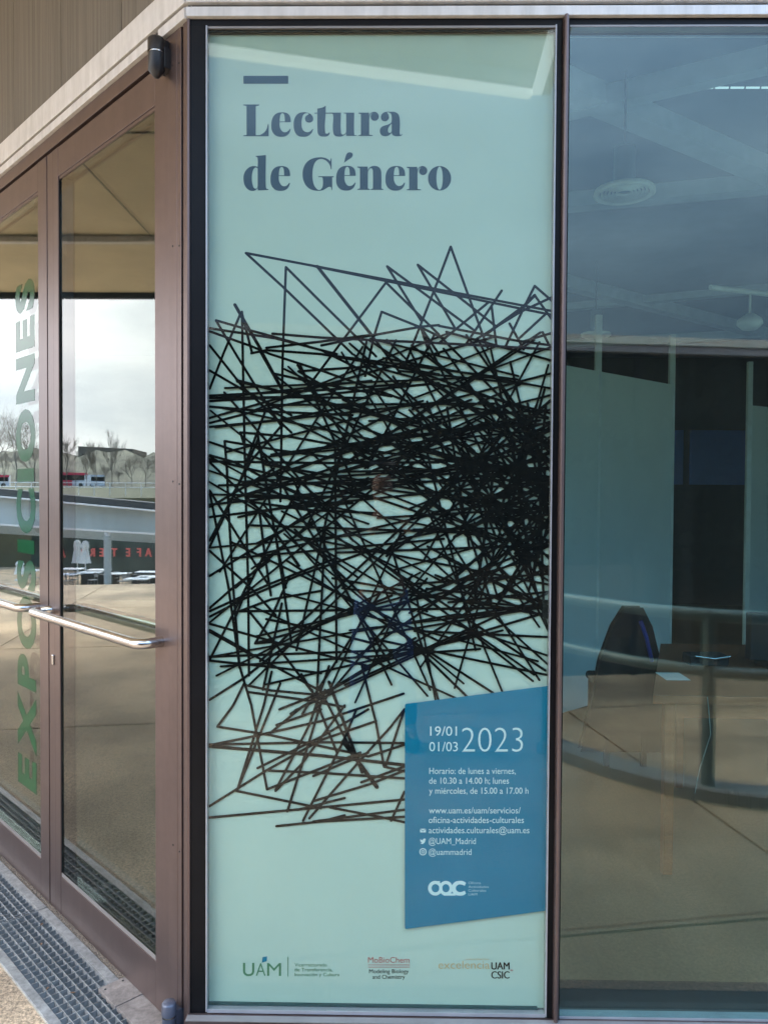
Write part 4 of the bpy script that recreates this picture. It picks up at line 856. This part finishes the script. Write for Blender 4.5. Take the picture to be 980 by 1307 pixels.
# road level
def vehicle(xa, xb, yb, yt, t_, name, label, cat, cols, bus):
    A_ = VM(xa, yb, t_); B2 = VM(xb, yb, t_+2); A_.z = B2.z = 2.52; L = (B2-A_); ln = L.length; d_ = L.normalized(); n_ = Vector((-d_.y, d_.x, 0))
    h = VM(xa, yt, t_).z-2.52; o = A_
    if n_.dot(K-A_) < 0: n_ = -n_
    u = thing(name, label, cat, A_); ORG[u.name] = tuple(A_)
    def bxx(nm, u0, u1, v0, v1, z0, z1, m, par=u):
        p = [o+d_*(ln*a)+n_*b for a, b in ((u0, v0), (u1, v0), (u1, v1), (u0, v1))]; return obj(nm, MB().prism([(q.x, q.y) for q in p], o.z+h*z0, o.z+h*z1), m, par)
    b = bxx('body', 0, 1, -2.4, 0, .12, 1, cols[0])
    bxx('window_band', .03, .97, 0, .03, .5, .85, M_framed); bxx('stripe', .0, .62 if bus else 1, 0, .035, .12, .5, cols[1]); bxx('stripe', .12 if bus else 0, 1, 0, .04, .84, 1.01, cols[1])
    for f in (.15, .82):
        p = o+d_*(ln*f)+n_*.02; q = p-n_*.3; obj('wheel', MB().tube([(p.x, p.y, 2.97), (q.x, q.y, 2.97)], .45, 14), M_dark, u)
M_wh = mat('white_vehicle_paint', (.75, .75, .75), .3); M_rd = mat('red_vehicle_paint', (.85, .05, .10), .35)
vehicle(60, 112, 620, 603, 150, 'coach', 'red and white coach parked on the road beyond the cafe roof', 'bus', (M_wh, M_rd), True)
vehicle(116, 134, 619, 606, 140, 'parked_van', 'white van parked beside the coach beyond the cafe roof', 'van', (M_wh, M_wh), False)
vehicle(-30, 12, 618, 606, 160, 'coach', 'white coach with red stripe at the far left beyond the roof', 'bus', (M_wh, M_rd), True)
rg = thing('roof_railing', 'thin pale railing along the terrace edge above the cafe roof', 'railing', VM(120, 640, 60)); ORG[rg.name] = tuple(VM(120, 640, 60))
pr_ = [VM(-60+10*i, 640, 62) for i in range(33)]
for z_ in (2.0, 2.35): obj('rail', MB().tube([(p.x, p.y, z_) for p in pr_], .03, 5), M_line, rg)
for p in pr_[::2]: obj('post', MB().tube([(p.x, p.y, 1.2), (p.x, p.y, 2.35)], .03, 5), M_line, rg)
# hill with buildings and scrub
mb = MB(); rnd = random.Random(5); nx = 60
vs_ = []
for j, (t_, f) in enumerate(((175, 0), (200, .45), (230, .8), (270, 1.0), (330, .9))):
    for i in range(nx):
        x = -260+i*12; top = 577+4*math.sin(i*.7)+3*math.sin(i*1.9+1)+rnd.uniform(-1.5, 1.5)
        p = VM(x, 626, t_); z = 2.5+f*(VM(x, top, 270).z-2.5); vs_.append((p.x, p.y, z))
mb.add(vs_, [(j*nx+i, j*nx+i+1, (j+1)*nx+i+1, (j+1)*nx+i) for j in range(4) for i in range(nx-1)])
obj('hill', mb, mat('brown_wooded_hill', (.15, .125, .085), .95, 0, .45, .12, .6, .5, col2=(.17, .15, .10)), kind='structure')
hb = thing('hilltop_building', 'long flat-roofed brown building on the hill in the door reflection', 'building', VM(135, 600, 240)); ORG[hb.name] = tuple(VM(135, 600, 240))
mb = MB(); quadm(mb, [(100, 600, 240), (170, 600, 240), (170, 573, 240), (100, 569.5, 240)], 14); obj('wall', mb, mat('brown_building', (.16, .13, .10), .8), hb)
for i in range(6):
    mb = MB(); x = 105+i*10; quadm(mb, [(x, 584, 239.5), (x+6, 584, 239.5), (x+6, 579, 239.5), (x, 579, 239.5)], .3); obj('window', mb, M_framed, hb)
bark = mat('bare_bark', (.24, .20, .16), .9)
def tree(x, yb, yt, t_, label, seed, spread=.5, dense=5):
    r = random.Random(seed); a = VM(x, yb, t_); a.z = max(a.z-2, terrain_z(a.x, a.y)) if t_ < 56 else 2.2; top = VM(x, yt, t_).z; H = top-a.z
    u = thing('bare_tree', label, 'tree', a, group='bare winter trees beyond the cafe'); ORG[u.name] = tuple(a)
    mb = MB(); tw = MB()
    def grow(p, d_, L, rad, lvl):
        q = p+d_*L; mid = p+d_*L*.5+Vector((r.uniform(-1, 1), r.uniform(-1, 1), r.uniform(-.3, .3)))*L*.07
        (mb if lvl < 2 else tw).tube([p, mid, q], rad, 3 if lvl > 1 else 5, False, rad*.6)
        if lvl >= dense: return
        for k_ in range(4 if lvl else 6):
            nd = (d_+Vector((r.gauss(0, spread), r.gauss(0, spread), r.gauss(.12, .25)))).normalized()
            grow(p+d_*L*r.uniform(.45, 1), nd, L*r.uniform(.55, .78), rad*.55, lvl+1)
    grow(Vector(a), Vector((0, 0, 1)), H*.34, H*.0085, 0)
    obj('trunk', mb, bark, u); obj('crown', tw, bark, u)
for i, (x, yb, yt, t_, lb, sp_, dn) in enumerate((
    (86, 630, 520, 100, 'tall slender bare tree near the left side of the near pane', .28, 5), (110, 632, 545, 120, 'thin bare tree in the middle of the near pane', .2, 5), (122, 630, 528, 110, 'upright bare tree right of the pane middle', .22, 5),
    (143, 630, 522, 115, 'tallest bare tree above the hilltop building', .2, 5), (134, 628, 560, 90, 'pale small bare tree in front of the hill', .35, 5), (168, 630, 545, 120, 'spreading bare tree towards the right of the pane', .45, 5), (186, 630, 548, 125, 'wide bare tree at the right edge of the pane', .5, 5),
    (152, 628, 570, 95, 'short bare tree behind the white van', .5, 5), (20, 630, 500, 90, 'big dense bare tree behind the green letters', .4, 5), (-10, 630, 505, 95, 'big bare tree at the far left of the left pane', .42, 5), (44, 630, 525, 100, 'bare tree beside the middle door stile', .4, 5), (205, 630, 540, 120, 'bare tree hidden partly by the door stile', .4, 5), (5, 628, 545, 80, 'lower bare tree between the two big ones', .5, 5), (97, 628, 575, 130, 'low bare tree beside the coach', .5, 4))):
    tree(x, yb, yt+(20 if x > 60 else 6), t_, lb, 40+i, sp_, dn)
